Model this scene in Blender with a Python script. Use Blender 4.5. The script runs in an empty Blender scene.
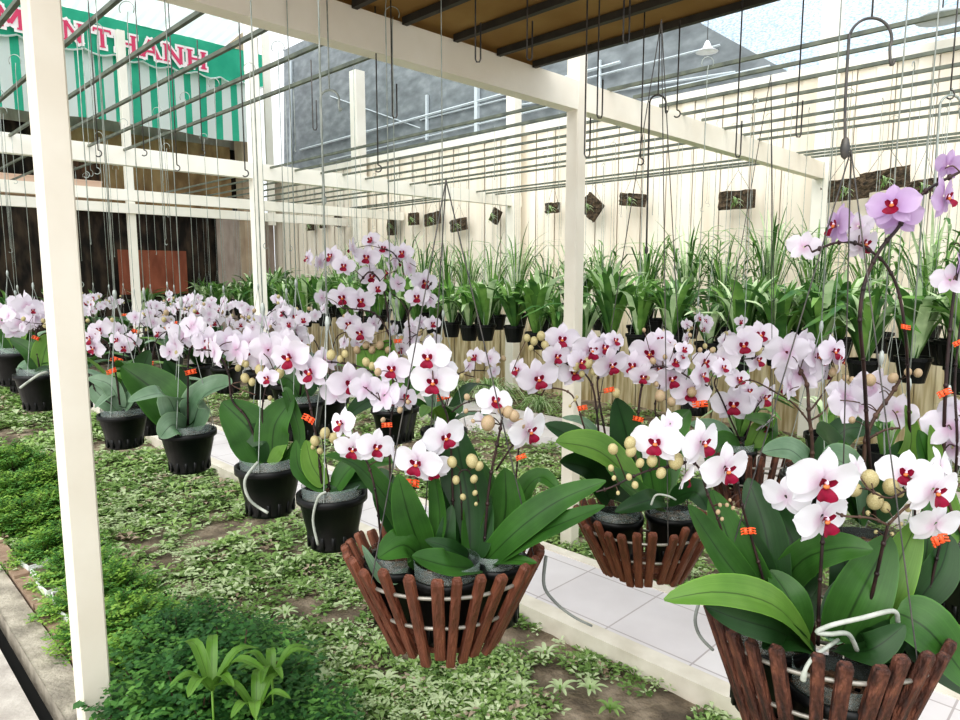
import bpy, math, random
from mathutils import Vector, Matrix, noise
random.seed(7)
PI = math.pi
F_ = 680.0; CAMZ = 1.6; TH = math.atan(85/680.0)
CT, ST = math.cos(TH), math.sin(TH)
S2 = math.sqrt(.5)
col = bpy.context.scene.collection

# ------------------------------------------------------------ coordinates
def P(px, py, d):
    """photograph position + forward distance -> point in the place"""
    u = (px-480)/F_; v = (360-py)/F_
    y = CT+v*ST; z = -ST+v*CT
    t = d/y
    return Vector((u*t, d, CAMZ+z*t))
def G(b, a, z=0.0):
    """garden grid: b = across the path, a = along the path"""
    return Vector(((b-a)*S2, (b+a)*S2, z))
def onb(px, b, z):          # point on line b=const seen in column px
    k = (px-480)/F_
    f = b/S2/(1+k)
    return Vector((k*f, f, z))
def U(a, b): return random.uniform(a, b)

# ------------------------------------------------------------ mesh builder
class MB:
    def __init__(s): s.v = []; s.f = []; s.m = []
    def add(s, vs, fs, mi=0):
        o = len(s.v); s.v += [tuple(p) for p in vs]
        s.f += [tuple(i+o for i in f) for f in fs]; s.m += [mi]*len(fs)
    def box(s, c, sx, sy, sz, rz=0, mi=0, M=None):
        vs = [Vector((x*sx/2, y*sy/2, z*sz/2)) for x in (-1,1) for y in (-1,1) for z in (-1,1)]
        if M is None: M = Matrix.Rotation(rz, 3, 'Z')
        vs = [M @ p + Vector(c) for p in vs]
        s.add(vs, [(0,1,3,2),(4,6,7,5),(0,4,5,1),(2,3,7,6),(0,2,6,4),(1,5,7,3)], mi)
    def tube(s, pts, r, n=6, mi=0, cap=True):
        pts = [Vector(p) for p in pts]; m = len(pts)
        rr = r if isinstance(r, (list, tuple)) else [r]*m
        rings = []; prev = None
        for i, p in enumerate(pts):
            t = (pts[min(i+1, m-1)]-pts[max(i-1, 0)])
            if t.length < 1e-9: t = Vector((0,0,1))
            t.normalize()
            if prev is None:
                h = Vector((0,0,1)) if abs(t.z) < .9 else Vector((1,0,0))
                x = t.cross(h).normalized()
            else:
                x = prev - t*prev.dot(t)
                x = x.normalized() if x.length > 1e-6 else t.cross(Vector((1,.2,.1))).normalized()
            prev = x; y = t.cross(x)
            rings.append([p+(x*math.cos(2*PI*k/n)+y*math.sin(2*PI*k/n))*rr[i] for k in range(n)])
        vs = [q for g in rings for q in g]
        fs = [(i*n+k, i*n+(k+1) % n, (i+1)*n+(k+1) % n, (i+1)*n+k) for i in range(m-1) for k in range(n)]
        if cap: fs += [tuple(range(n))[::-1], tuple((m-1)*n+k for k in range(n))]
        s.add(vs, fs, mi)
    def lathe(s, prof, c=(0,0,0), n=24, mi=0, sx=1, sy=1):
        c = Vector(c); m = len(prof)
        vs = [c+Vector((r*sx*math.cos(2*PI*k/n), r*sy*math.sin(2*PI*k/n), z)) for r, z in prof for k in range(n)]
        fs = [(i*n+k, i*n+(k+1) % n, (i+1)*n+(k+1) % n, (i+1)*n+k) for i in range(m-1) for k in range(n)]
        s.add(vs, fs, mi)
    def ball(s, c, rx, ry, rz, n=8, m=6, mi=0, M=None):
        c = Vector(c); vs = []
        for i in range(m+1):
            ph = PI*i/m
            for k in range(n):
                p = Vector((rx*math.sin(ph)*math.cos(2*PI*k/n), ry*math.sin(ph)*math.sin(2*PI*k/n), rz*math.cos(ph)))
                if M is not None: p = M @ p
                vs.append(c+p)
        s.add(vs, [(i*n+k, i*n+(k+1) % n, (i+1)*n+(k+1) % n, (i+1)*n+k) for i in range(m) for k in range(n)], mi)
    def grid(s, fn, nu, nv, mi=0):
        vs = [fn(i/nu, j/nv) for i in range(nu+1) for j in range(nv+1)]
        w = nv+1
        s.add(vs, [(i*w+j, i*w+j+1, (i+1)*w+j+1, (i+1)*w+j) for i in range(nu) for j in range(nv)], mi)
    def mesh(s, name, mats, smooth=True):
        me = bpy.data.meshes.new(name); me.from_pydata(s.v, [], s.f)
        mats = mats if isinstance(mats, (list, tuple)) else [mats]
        for m in mats: me.materials.append(m)
        me.polygons.foreach_set('material_index', s.m)
        me.polygons.foreach_set('use_smooth', [smooth]*len(s.f)); me.update()
        return me

def link(name, me, parent=None, loc=(0,0,0), M=None):
    o = bpy.data.objects.new(name, me); col.objects.link(o)
    if M is not None: o.matrix_basis = M
    else: o.location = loc
    if parent: o.parent = parent
    return o
def tag(o, label=None, cat=None, group=None, kind=None):
    if label: o['label'] = label
    if cat: o['category'] = cat
    if group: o['group'] = group
    if kind: o['kind'] = kind
    return o
def empty(name, loc, label=None, cat=None, group=None, rz=0):
    o = bpy.data.objects.new(name, None); col.objects.link(o)
    o.location = loc; o.rotation_euler = (0,0,rz); o.empty_display_size = .05
    return tag(o, label, cat, group)
def copy_tree(o, parent=None):
    c = o.copy(); col.objects.link(c)
    if parent: c.parent = parent
    for ch in [x for x in KIDS.get(o, [])]: KIDS.setdefault(c, []).append(copy_tree(ch, c))
    return c
KIDS = {}
def kid(o, parent): KIDS.setdefault(parent, []).append(o); return o
def smooth_pts(pts, k=5):
    pts = [Vector(p) for p in pts]
    if len(pts) < 3: return [pts[0].lerp(pts[-1], i/k) for i in range(k+1)]
    out = []
    for i in range(len(pts)-1):
        p0 = pts[max(i-1,0)]; p1 = pts[i]; p2 = pts[i+1]; p3 = pts[min(i+2, len(pts)-1)]
        for j in range(k):
            t = j/k
            out.append(.5*((2*p1)+(p2-p0)*t+(2*p0-5*p1+4*p2-p3)*t*t+(3*p1-p0-3*p2+p3)*t**3))
    out.append(pts[-1]); return out
def orient(z, up=Vector((0,0,1)), roll=0):
    z = Vector(z).normalized(); x = Vector(up).cross(z)
    if x.length < 1e-4: x = Vector((1,0,0))
    x.normalize(); y = z.cross(x)
    return Matrix((x, y, z)).transposed() @ Matrix.Rotation(roll, 3, 'Z')

# ------------------------------------------------------------ materials
def srgb(h):
    h = h.lstrip('#'); c = [int(h[i:i+2], 16)/255 for i in (0,2,4)]
    return tuple([x/12.92 if x <= .04045 else ((x+.055)/1.055)**2.4 for x in c]+[1])
def mat(name, c1, c2=None, scale=20, rough=.6, stretch=(1,1,1), lo=.35, hi=.65, bump=0, bscale=None, trans=0,
        alpha=1, metal=0, spec=.5, c3=None, coord='Object', detail=4, tcol=None):
    m = bpy.data.materials.new(name); m.use_nodes = True
    nt = m.node_tree; N = nt.nodes; L = nt.links; N.clear()
    out = N.new('ShaderNodeOutputMaterial'); bs = N.new('ShaderNodeBsdfPrincipled')
    bs.inputs['Roughness'].default_value = rough; bs.inputs['Metallic'].default_value = metal
    bs.inputs['Specular IOR Level'].default_value = spec
    tc = N.new('ShaderNodeTexCoord'); mp = N.new('ShaderNodeMapping'); mp.inputs['Scale'].default_value = stretch
    L.new(tc.outputs[coord], mp.inputs['Vector'])
    cs = None
    if c2:
        nz = N.new('ShaderNodeTexNoise'); nz.inputs['Scale'].default_value = scale; nz.inputs['Detail'].default_value = detail
        L.new(mp.outputs[0], nz.inputs['Vector'])
        rp = N.new('ShaderNodeValToRGB'); rp.color_ramp.elements[0].position = lo; rp.color_ramp.elements[1].position = hi
        rp.color_ramp.elements[0].color = srgb(c1); rp.color_ramp.elements[1].color = srgb(c2)
        if c3:
            e = rp.color_ramp.elements.new((lo+hi)/2); e.color = srgb(c3)
        L.new(nz.outputs['Fac'], rp.inputs['Fac']); L.new(rp.outputs[0], bs.inputs['Base Color']); cs = rp.outputs[0]
    else: bs.inputs['Base Color'].default_value = srgb(c1)
    if bump:
        nb = N.new('ShaderNodeTexNoise'); nb.inputs['Scale'].default_value = bscale or scale
        L.new(mp.outputs[0], nb.inputs['Vector'])
        bp = N.new('ShaderNodeBump'); bp.inputs['Strength'].default_value = bump; bp.inputs['Distance'].default_value = .02
        L.new(nb.outputs['Fac'], bp.inputs['Height']); L.new(bp.outputs[0], bs.inputs['Normal'])
    sh = bs.outputs[0]
    if trans:
        tr = N.new('ShaderNodeBsdfTranslucent'); mx = N.new('ShaderNodeMixShader'); mx.inputs[0].default_value = trans
        if tcol: tr.inputs[0].default_value = srgb(tcol)
        elif cs: L.new(cs, tr.inputs[0])
        else: tr.inputs[0].default_value = srgb(c1)
        L.new(sh, mx.inputs[1]); L.new(tr.outputs[0], mx.inputs[2]); sh = mx.outputs[0]
    if alpha < 1:
        tp = N.new('ShaderNodeBsdfTransparent'); mx = N.new('ShaderNodeMixShader'); mx.inputs[0].default_value = alpha
        L.new(tp.outputs[0], mx.inputs[1]); L.new(sh, mx.inputs[2]); sh = mx.outputs[0]
    L.new(sh, out.inputs[0]); m['bs'] = bs.name
    return m
def petal_mat(name, cin, cmid, cout, tr=.35):
    m = mat(name, cout, rough=.55, trans=tr, tcol=cout, spec=.25)
    nt = m.node_tree; N = nt.nodes; L = nt.links
    bs = [n for n in N if n.type == 'BSDF_PRINCIPLED'][0]
    tc = N.new('ShaderNodeTexCoord'); ln = N.new('ShaderNodeVectorMath'); ln.operation = 'LENGTH'
    L.new(tc.outputs['Object'], ln.inputs[0])
    nz = N.new('ShaderNodeTexNoise'); nz.inputs['Scale'].default_value = 9; L.new(tc.outputs['Object'], nz.inputs['Vector'])
    ad = N.new('ShaderNodeMath'); ad.operation = 'MULTIPLY_ADD'; ad.inputs[1].default_value = .18
    L.new(nz.outputs['Fac'], ad.inputs[0]); L.new(ln.outputs['Value'], ad.inputs[2])
    rp = N.new('ShaderNodeValToRGB'); e = rp.color_ramp.elements
    e[0].position = .12; e[0].color = srgb(cin); e[1].position = .62; e[1].color = srgb(cout)
    k = e.new(.3); k.color = srgb(cmid)
    L.new(ad.outputs[0], rp.inputs['Fac']); L.new(rp.outputs[0], bs.inputs['Base Color'])
    return m
M = {}
M['petal_white'] = petal_mat('petal_white', '#e3c3da', '#f1ecf3', '#f3f2f7')
M['petal_blush'] = petal_mat('petal_blush', '#d3a9c6', '#e3dae6', '#e9e3ec')
M['petal_purple'] = petal_mat('petal_purple', '#b487b4', '#c3a2cf', '#d2bcdc', .35)
M['lip'] = mat('lip_magenta', '#75072a', '#960f3b', 6, rough=.6, spec=.25)
M['lip_yellow'] = mat('lip_yellow', '#c8583a', '#dd9a50', 12, rough=.5)
M['column'] = mat('column_pale', '#f3d7ea', rough=.5)
M['bud'] = mat('bud', '#c6bb8e', '#b0a273', 14, rough=.5, trans=.12)
M['bud_green'] = mat('bud_green', '#c8bf8a', '#cfae92', 20, rough=.5, trans=.1)
M['bud_green'] = mat('bud_green', '#a89f70', '#c4a18f', 20, rough=.5, trans=.1)
M['stem'] = mat('stem_dark', '#1f1214', '#3c2624', 25, rough=.5)
M['stem2'] = mat('stem_brown', '#3c2824', '#5d4638', 30, rough=.6)
def leaf_mat(name, a, b, rough=.38, tr=.18):
    m = mat(name, a, b, 9, rough=rough, trans=tr, lo=.3, hi=.7, spec=.4)
    nt = m.node_tree; N = nt.nodes; L = nt.links; bs = [n for n in N if n.type == 'BSDF_PRINCIPLED'][0]
    tc = N.new('ShaderNodeTexCoord'); sp = N.new('ShaderNodeSeparateXYZ'); L.new(tc.outputs['UV'], sp.inputs[0])
    s1 = N.new('ShaderNodeMath'); s1.operation = 'SUBTRACT'; s1.inputs[1].default_value = .5; L.new(sp.outputs['Y'], s1.inputs[0])
    ab = N.new('ShaderNodeMath'); ab.operation = 'ABSOLUTE'; L.new(s1.outputs[0], ab.inputs[0])
    rp = N.new('ShaderNodeValToRGB'); e = rp.color_ramp.elements; e[0].position = 0; e[0].color = (.3,.3,.3,1); e[1].position = .035; e[1].color = (1,1,1,1)
    k = e.new(.46); k.color = (1,1,1,1); k = e.new(.495); k.color = (1.5,1.5,1.3,1)
    L.new(ab.outputs[0], rp.inputs[0])
    mp = N.new('ShaderNodeMapping'); mp.inputs['Scale'].default_value = (1.2, 34, 1); L.new(tc.outputs['UV'], mp.inputs[0])
    nz = N.new('ShaderNodeTexNoise'); nz.inputs['Scale'].default_value = 1; nz.inputs['Detail'].default_value = 1; L.new(mp.outputs[0], nz.inputs['Vector'])
    r2 = N.new('ShaderNodeMapRange'); r2.inputs[3].default_value = .72; r2.inputs[4].default_value = 1.25; L.new(nz.outputs['Fac'], r2.inputs[0])
    mx = N.new('ShaderNodeMixRGB'); mx.blend_type = 'MULTIPLY'; mx.inputs[0].default_value = 1
    m2 = N.new('ShaderNodeMixRGB'); m2.blend_type = 'MULTIPLY'; m2.inputs[0].default_value = 1
    src = bs.inputs['Base Color'].links[0].from_socket
    L.new(src, mx.inputs[1]); L.new(rp.outputs[0], mx.inputs[2]); L.new(mx.outputs[0], m2.inputs[1]); L.new(r2.outputs[0], m2.inputs[2])
    L.new(m2.outputs[0], bs.inputs['Base Color']); return m
M['leaf'] = leaf_mat('orchid_leaf', '#2a4e1f', '#44702f')
M['leaf_light'] = leaf_mat('orchid_leaf_light', '#527a2c', '#6c9040')
M['leaf_dark'] = leaf_mat('orchid_leaf_dark', '#1c3a19', '#2c5026')
M['leaf_grey'] = leaf_mat('orchid_leaf_grey', '#58795a', '#869f86', .3)
M['root'] = mat('aerial_root', '#b9bdb4', '#93998f', 30, rough=.6)
M['root_dark'] = mat('aerial_root_grey', '#6c6f6c', '#8a8d88', 30, rough=.6)
M['slat_red'] = mat('slat_redbrown', '#55301f', '#7d4c36', 18, rough=.55, stretch=(3,3,.6), bump=.4, bscale=60, c3='#693c2b')
M['slat_brown'] = mat('slat_weathered', '#33201b', '#7c4f3d', 22, rough=.7, stretch=(3,3,.8), bump=.5, bscale=60, c3='#573429')
M['wire_grey'] = mat('ring_wire', '#a9a49c', '#8c8880', 30, rough=.35, metal=.5)
M['wire_dark'] = mat('dark_wire', '#4a4a4c', '#65615c', 40, rough=.5, metal=.4)
M['wire_pale'] = mat('pale_wire', '#b9beb9', '#97a09a', 30, rough=.4, metal=.3)
M['pot'] = mat('black_pot', '#08090a', '#111314', 8, rough=.4, spec=.35)
M['pot_liner'] = mat('clear_liner', '#8b9793', '#6d7976', 12, rough=.2, alpha=.5)
M['bark'] = mat('bark_chips', '#3b2a20', '#7b5c43', 60, rough=.9, bump=.8, bscale=90)
M['clip'] = mat('clip_orange', '#ee6232', rough=.4)
M['cream'] = mat('cream_paint', '#e5dccd', '#efe8db', 3, rough=.5, bump=.03, bscale=40)
M['cream2'] = mat('cream_paint_far', '#efeade', '#f6f2e8', 3, rough=.5)
M['bar'] = mat('bar_metal', '#565c55', '#727769', 12, rough=.45, metal=.3)
M['tarp'] = mat('brown_ceiling', '#8f7244', '#ae9462', 5, rough=.8, lo=.25, hi=.75, c3='#9c8051', trans=.35, tcol='#9a8052')
M['rafter'] = mat('rafter_dark', '#2b2823', '#3a352c', 12, rough=.6)
M['soil'] = mat('soil', '#5a5044', '#a09280', 7, rough=.95, bump=.9, bscale=35, c3='#7b6e5d', detail=8, coord='Object')
M['concrete'] = mat('concrete', '#a9a199', '#cdc6bd', 6, rough=.85, bump=.2, bscale=50, detail=8)
M['curb'] = mat('curb_concrete', '#8b8479', '#bdb5a6', 9, rough=.9, bump=.4, bscale=60, detail=8, c3='#a59d8f')
M['black'] = mat('black_gap', '#0c0c0c', rough=.8)
M['kerb'] = mat('kerb_pale', '#d3cbbb', '#e8e1d3', 7, rough=.8, bump=.2, detail=8)

# ------------------------------------------------------------ camera, light, sky
cam = bpy.data.cameras.new('camera'); co = bpy.data.objects.new('camera', cam); col.objects.link(co)
cam.sensor_width = 36; cam.lens = F_/960*36; cam.clip_end = 200; cam.clip_start = .02
co.location = (0,0,CAMZ); co.rotation_euler = (PI/2-TH, 0, 0)
bpy.context.scene.camera = co
w = bpy.data.worlds.new('sky'); bpy.context.scene.world = w; w.use_nodes = True
nt = w.node_tree; bg = nt.nodes['Background']
bg.inputs[0].default_value = (.93,.97,1,1); bg.inputs[1].default_value = 1.25
def sun(e, ang, d, c):
    l = bpy.data.lights.new('sun', 'SUN'); l.energy = e; l.angle = ang; l.color = c
    o = bpy.data.objects.new('sun', l); col.objects.link(o)
    o.rotation_euler = Vector(d).to_track_quat('-Z', 'Y').to_euler()
sun(2.6, 1.2, (.35, .75, -.9), (1,.97,.92))
vs = bpy.context.scene.view_settings; vs.view_transform = 'Standard'; vs.look = 'Medium High Contrast'; vs.exposure = -.02; vs.gamma = 1.0

# ------------------------------------------------------------ the setting
def st(o, label=None): o['kind'] = 'structure'; (label and o.__setitem__('label', label)); return o
def slab(name, b0, b1, a0, a1, z0, z1, m, parent=None, smooth=False):
    mb = MB(); vs = [G(b,a,z) for b in (b0,b1) for a in (a0,a1) for z in (z0,z1)]
    mb.add(vs, [(0,1,3,2),(4,6,7,5),(0,4,5,1),(2,3,7,6),(0,2,6,4),(1,5,7,3)])
    return link(name, mb.mesh(name, m, smooth), parent)
def ground_h(b, a):
    return .03*noise.noise(Vector((b*1.7, a*1.7, 3)))+.012*noise.noise(Vector((b*7, a*7, 1)))
mb = MB()
def gf(u, v):
    b = .62+u*6.6; a = -1.6+v*16.0
    h = ground_h(b,a)
    if 2.3 < b < 2.92 or 4.85 < b < 5.9: h = -.03
    return G(b, a, h-.02)
mb.grid(gf, 110, 220)
st(link('floor', mb.mesh('floor', M['soil'])))
mb = MB()
mb.add([G(-14,-6,-.09), G(16,-6,-.09), G(16,20,-.09), G(-14,20,-.09)], [(0,1,2,3)])
st(link('floor_outer', mb.mesh('floor_outer', M['concrete'])))
st(slab('trim_1', -6, .485, -2, 11.5, -.085, .0, M['concrete']), None)    # walkway
st(slab('trim_2', .485, .545, -2, 11.5, -.085, -.07, M['black']), None)   # drain slot
mb = MB()
mb.grid(lambda u, v: G(.545+.115*v, -2+13.5*u, .015+.008*noise.noise(Vector((u*60, v*3, 0)))), 200, 3)
mb.add([G(.545,-2,-.085), G(.545,11.5,-.085), G(.545,11.5,.02), G(.545,-2,.02)], [(0,1,2,3)])
st(link('trim_3', mb.mesh('curb', M['curb'])))
# brick edging beside the drain curb
BR = mat('edging_brick', '#8d7563', '#a9947f', 12, rough=.9, bump=.4)
brick = MB(); brick.box((0,0,0), .19, .07, .06); brick_me = brick.mesh('edging_brick', BR, False)
a = 1.2; k = 0
while a < 5.6:
    o = link('edging_brick', brick_me, None, G(.705, a, .005+U(-.006,.006)))
    o.rotation_euler = (U(-.04,.04), U(-.04,.04), 3*PI/4+U(-.06,.06))
    tag(o, 'worn brown brick edging the planted bed beside the drain', 'brick', 'edging bricks by the drain'); a += .2; k += 1
# tile paths
def tile_mat():
    m = mat('path_tiles', '#d9d3d3', '#e9e4e4', 3, rough=.55, lo=.3, hi=.7)
    nt = m.node_tree; N = nt.nodes; L = nt.links; bs = [n for n in N if n.type == 'BSDF_PRINCIPLED'][0]
    tc = N.new('ShaderNodeTexCoord'); mp = N.new('ShaderNodeMapping'); mp.inputs['Rotation'].default_value = (0,0,-PI/4)
    L.new(tc.outputs['Object'], mp.inputs[0])
    br = N.new('ShaderNodeTexBrick'); br.offset = 0; br.inputs['Scale'].default_value = 1; br.inputs['Brick Width'].default_value = .4
    br.inputs['Row Height'].default_value = .4; br.inputs['Mortar Size'].default_value = .004
    br.inputs['Color1'].default_value = (1,1,1,1); br.inputs['Color2'].default_value = (.94,.93,.94,1); br.inputs['Mortar'].default_value = (.62,.58,.58,1)
    L.new(mp.outputs[0], br.inputs['Vector'])
    mx = N.new('ShaderNodeMixRGB'); mx.blend_type = 'MULTIPLY'; mx.inputs[0].default_value = 1
    src = bs.inputs['Base Color'].links[0].from_socket
    L.new(src, mx.inputs[1]); L.new(br.outputs[0], mx.inputs[2]); L.new(mx.outputs[0], bs.inputs['Base Color'])
    return m
M['tile'] = tile_mat()
st(slab('trim_4', 2.37, 2.87, -2, 12.5, -.05, .06, M['tile']))
st(slab('trim_5', 2.28, 2.37, -2, 12.5, -.05, .065, M['kerb']))
st(slab('trim_6', 2.87, 2.94, -2, 12.5, -.05, .065, M['kerb']))
st(slab('trim_7', 4.96, 5.75, -2, 12.5, -.05, .06, M['tile']))

# back wall: cream upright boards, stained near the ground
def wall_mat():
    m = mat('wall_cream', '#ebdecb', '#f8f0e2', 5, rough=.8, stretch=(1,1,.12), lo=.3, hi=.65)
    nt = m.node_tree; N = nt.nodes; L = nt.links; bs = [n for n in N if n.type == 'BSDF_PRINCIPLED'][0]
    tc = N.new('ShaderNodeTexCoord'); sp = N.new('ShaderNodeSeparateXYZ'); L.new(tc.outputs['Object'], sp.inputs[0])
    mr = N.new('ShaderNodeMapRange'); mr.inputs[1].default_value = .6; mr.inputs[2].default_value = 1.25
    nz = N.new('ShaderNodeTexNoise'); nz.inputs['Scale'].default_value = 7
    mp = N.new('ShaderNodeMapping'); mp.inputs['Scale'].default_value = (1,1,.1); L.new(tc.outputs['Object'], mp.inputs[0]); L.new(mp.outputs[0], nz.inputs['Vector'])
    ad = N.new('ShaderNodeMath'); ad.operation = 'MULTIPLY_ADD'; ad.inputs[1].default_value = -.9
    L.new(nz.outputs['Fac'], ad.inputs[0]); L.new(sp.outputs['Z'], ad.inputs[2])
    ad2 = N.new('ShaderNodeMath'); ad2.operation = 'ADD'; ad2.inputs[1].default_value = .45; L.new(ad.outputs[0], ad2.inputs[0])
    L.new(ad2.outputs[0], mr.inputs[0])
    st_ = N.new('ShaderNodeValToRGB'); st_.color_ramp.elements[0].color = srgb('#a8946a'); st_.color_ramp.elements[1].color = srgb('#dccfae')
    st_.color_ramp.elements[0].position = .35; st_.color_ramp.elements[1].position = .65
    n2 = N.new('ShaderNodeTexNoise'); n2.inputs['Scale'].default_value = 22; L.new(mp.outputs[0], n2.inputs['Vector']); L.new(n2.outputs['Fac'], st_.inputs[0])
    mx = N.new('ShaderNodeMixRGB'); src = bs.inputs['Base Color'].links[0].from_socket
    L.new(mr.outputs[0], mx.inputs[0]); L.new(st_.outputs[0], mx.inputs[1]); L.new(src, mx.inputs[2]); L.new(mx.outputs[0], bs.inputs['Base Color'])
    return m
mb = MB(); WB = 7.16
n = 15*7
prev = None
for i in range(n+1):
    a0 = -4.0+17.1*i/n; a1 = a0+17.1/n
    o_ = .012*(i % 2)
    mb.add([G(WB+o_,a0+.004,-.1), G(WB+o_,a1,-.1), G(WB+o_,a1,3.55), G(WB+o_,a0+.004,3.55)], [(0,1,2,3)])
    mb.add([G(WB+.012,a1,-.1), G(WB+.03,a1+.002,-.1), G(WB+.03,a1+.002,3.55), G(WB+.012,a1,3.55)], [(0,1,2,3)])
mb.add([G(WB+.05,-4,-.1), G(WB+.05,13.1,-.1), G(WB+.05,13.1,3.55), G(WB+.05,-4,3.55)], [(0,1,2,3)])
st(link('wall_back', mb.mesh('wall_back', wall_mat(), False)))
st(slab('trim_8', WB-.03, WB+.06, -4, 13.1, 3.5, 3.6, M['cream2']))

# shade nets and roof beyond the wall
def net_mat(name, c1, c2, sc, tr=.4):
    return mat(name, c1, c2, sc, rough=.9, stretch=(1,1,2.5), lo=.35, hi=.6, trans=tr, detail=6)
NB = 7.75
def sheet(name, pts, m, nu=1, nv=1):
    mb = MB(); mb.add(pts, [(0,1,2,3)]); return link(name, mb.mesh(name, m, False))
st(sheet('wall_net', [G(NB+1.2,-5,3.0), G(NB+1.2,14,3.0), G(NB+1.2,14,9.5), G(NB+1.2,-5,9.5)], net_mat('net_white', '#a9c3da', '#e6eff7', 30, .2)))
# dark neighbouring glazed roof seen through the net
NBP = 7.7
def onp(px, py, b):
    k = (px-480)/F_; f = b/S2/(1+k); return P(px, py, f)
mglass = mat('grey_glazing', '#6a7074', '#8f969a', 4, rough=.5, stretch=(1,1,2), lo=.3, hi=.7, detail=8, c3='#7b8286')
nb = empty('neighbouring_building', onb(500, NBP, 0), 'dark grey glazed building beyond the cream back wall', 'building')
def lnk(name, mb, m, par, smooth=False, sub=None):
    """mesh given in world coordinates under an unrotated parent"""
    off = par.matrix_world.translation if False else WL(par)
    o = link(name, mb.mesh(name, m, smooth), par); o.location = -off; return o
def WL(o):
    v = Vector(o.location)
    while o.parent: o = o.parent; v += Vector(o.location)
    return v
mb = MB(); pts = [onp(284,190,NBP), onp(800,90,NBP), onp(789,72,NBP), onp(702,24,NBP), onp(600,-70,NBP), onp(440,-25,NBP), onp(284,50,NBP)]
mb.add(pts, [(0,1,2,3,4,5,6)]); lnk('glazed_side', mb, mglass, nb)
M['frame_pale'] = mat('pale_frame', '#c8d2d8', rough=.6)
for (x0,y0,x1,y1,r) in ((300,150,620,62,.02),(330,160,640,85,.012),(420,120,720,45,.012),(520,105,735,72,.014),(291,60,291,165,.03),(427,95,427,140,.03),(600,60,600,125,.02),(477,70,477,135,.045),(330,96,420,128,.01),(660,90,770,66,.014)):
    mb = MB(); mb.tube([onp(x0,y0,NBP-.04), onp(x1,y1,NBP-.04)], r, 4); lnk('glazing_bar', mb, M['frame_pale'], nb)

# building on the left behind the awning
bd = empty('shop_building', G(3,13.2,0), 'dark open fronted shop under the green striped awning', 'building')
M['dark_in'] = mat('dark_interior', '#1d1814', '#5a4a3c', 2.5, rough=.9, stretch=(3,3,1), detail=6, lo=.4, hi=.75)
M['tan'] = mat('tan_boards', '#7d6143', '#b0926b', 4, rough=.8, stretch=(1,1,.4), detail=6)
M['tan2'] = mat('dim_brown_boards', '#2e2018', '#6b4c38', 8, rough=.8, stretch=(2,2,.3), lo=.35, hi=.7)
M['redbrown'] = mat('redbrown_board', '#77402c', '#9a5a42', 6, rough=.7, stretch=(1,1,.3))
M['greypink'] = mat('greypink_wall', '#94857c', '#b3a59c', 6, rough=.8, stretch=(1,1,.3))
def quad(name, b0, b1, a, z0, z1, m, par, t=.04):
    mb = MB(); vs = [G(b,aa,z) for b in (b0,b1) for aa in (a,a+t) for z in (z0,z1)]
    mb.add(vs, [(0,1,3,2),(4,6,7,5),(0,4,5,1),(2,3,7,6),(0,2,6,4),(1,5,7,3)]); return lnk(name, mb, m, par)
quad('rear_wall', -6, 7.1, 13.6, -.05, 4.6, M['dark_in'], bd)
quad('boarded_panel', 3.3, 6.3, 13.3, 2.75, 4.1, M['tan'], bd)
quad('boarded_panel', 3.0, 3.9, 13.25, 3.0, 3.7, M['tan2'], bd)
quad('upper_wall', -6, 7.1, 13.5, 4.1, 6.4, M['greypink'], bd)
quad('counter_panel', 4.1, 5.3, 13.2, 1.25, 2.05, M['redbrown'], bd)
quad('side_panel', 5.9, 7.1, 13.15, .4, 2.75, M['greypink'], bd)
quad('table_front', -3, 1.6, 12.9, .75, 1.15, M['tan2'], bd)
quad('pillar', 6.35, 6.75, 12.9, 0, 6.4, mat('pillar_tan', '#a4907c', '#b8a690', 3, rough=.8), bd, .3)
quad('window_frame', 6.85, 7.0, 12.85, 2.6, 6.3, M['cream2'], bd, .05)
# storage boxes on the far beams
for (b, a, sx, z, c, lab) in ((2.2,10.45,1.7,2.62,'#d9b9a3','long pale peach box lying on the far roof beams right of the far left post'),
                         (.2,10.5,.9,2.62,'#e0c3a8','pale peach carton on the far roof beams left of the near post'),
                         (1.0,10.5,.3,2.62,'#2c4a78','small blue box on the far roof beams behind the near post')):
    mb = MB(); mb.box((0,0,.11), sx, .3, .22); mb.box((0,0,.23), sx*1.01, .31, .02)
    o = link('storage_box', mb.mesh('storage_box', mat('box_'+c[1:], c, rough=.7), False), None, G(b, a, z)); o.rotation_euler.z = PI/4
    tag(o, lab, 'box')

# awning with scalloped name valance
aw = empty('striped_awning', G(3,12.0,3.97), 'green and white striped awning with a name on its scalloped green valance', 'awning')
AA = 11.9
M['aw_green'] = mat('awning_green', '#38b898', '#48c8a6', 3, rough=.7, trans=.3)
M['aw_white'] = mat('awning_white', '#eef6f4', rough=.7, trans=.3)
mb = MB(); x = -1.5; i = 0
while x < 6.2:
    wd = .115 if i % 2 else .155
    a_ = AA-.05
    mb.grid(lambda u, v: G(x+wd*u, a_+.04*math.sin((x+wd*u)*5)*(1-v), 3.97+1.2*v+.02*math.sin((x+wd*u)*2.0)), 3, 4, i % 2)
    x += wd; i += 1
lnk('striped_skirt', mb, [M['aw_white'], M['aw_green']], aw, True)
mb = MB()
def val(u, v):
    b = -1.5+7.75*u; sc = .06*abs(math.sin(b*PI/.42))
    return G(b, AA-.14-.02*math.sin(b*4), 5.5+(4.97-sc-5.5)*v)
mb.grid(val, 220, 5); vl = lnk('name_valance', mb, M['aw_green'], aw, True)
mb = MB(); mb.tube([val(i/220, 1)+G(0,-.01) for i in range(221)], .014, 4); lnk('white_edging', mb, M['aw_white'], vl)
mb = MB(); mb.grid(lambda u, v: G(-1.5+7.75*u, AA-.14+1.3*v, 5.5+.25*v), 4, 4); lnk('top_sheet', mb, M['aw_green'], aw)
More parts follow.
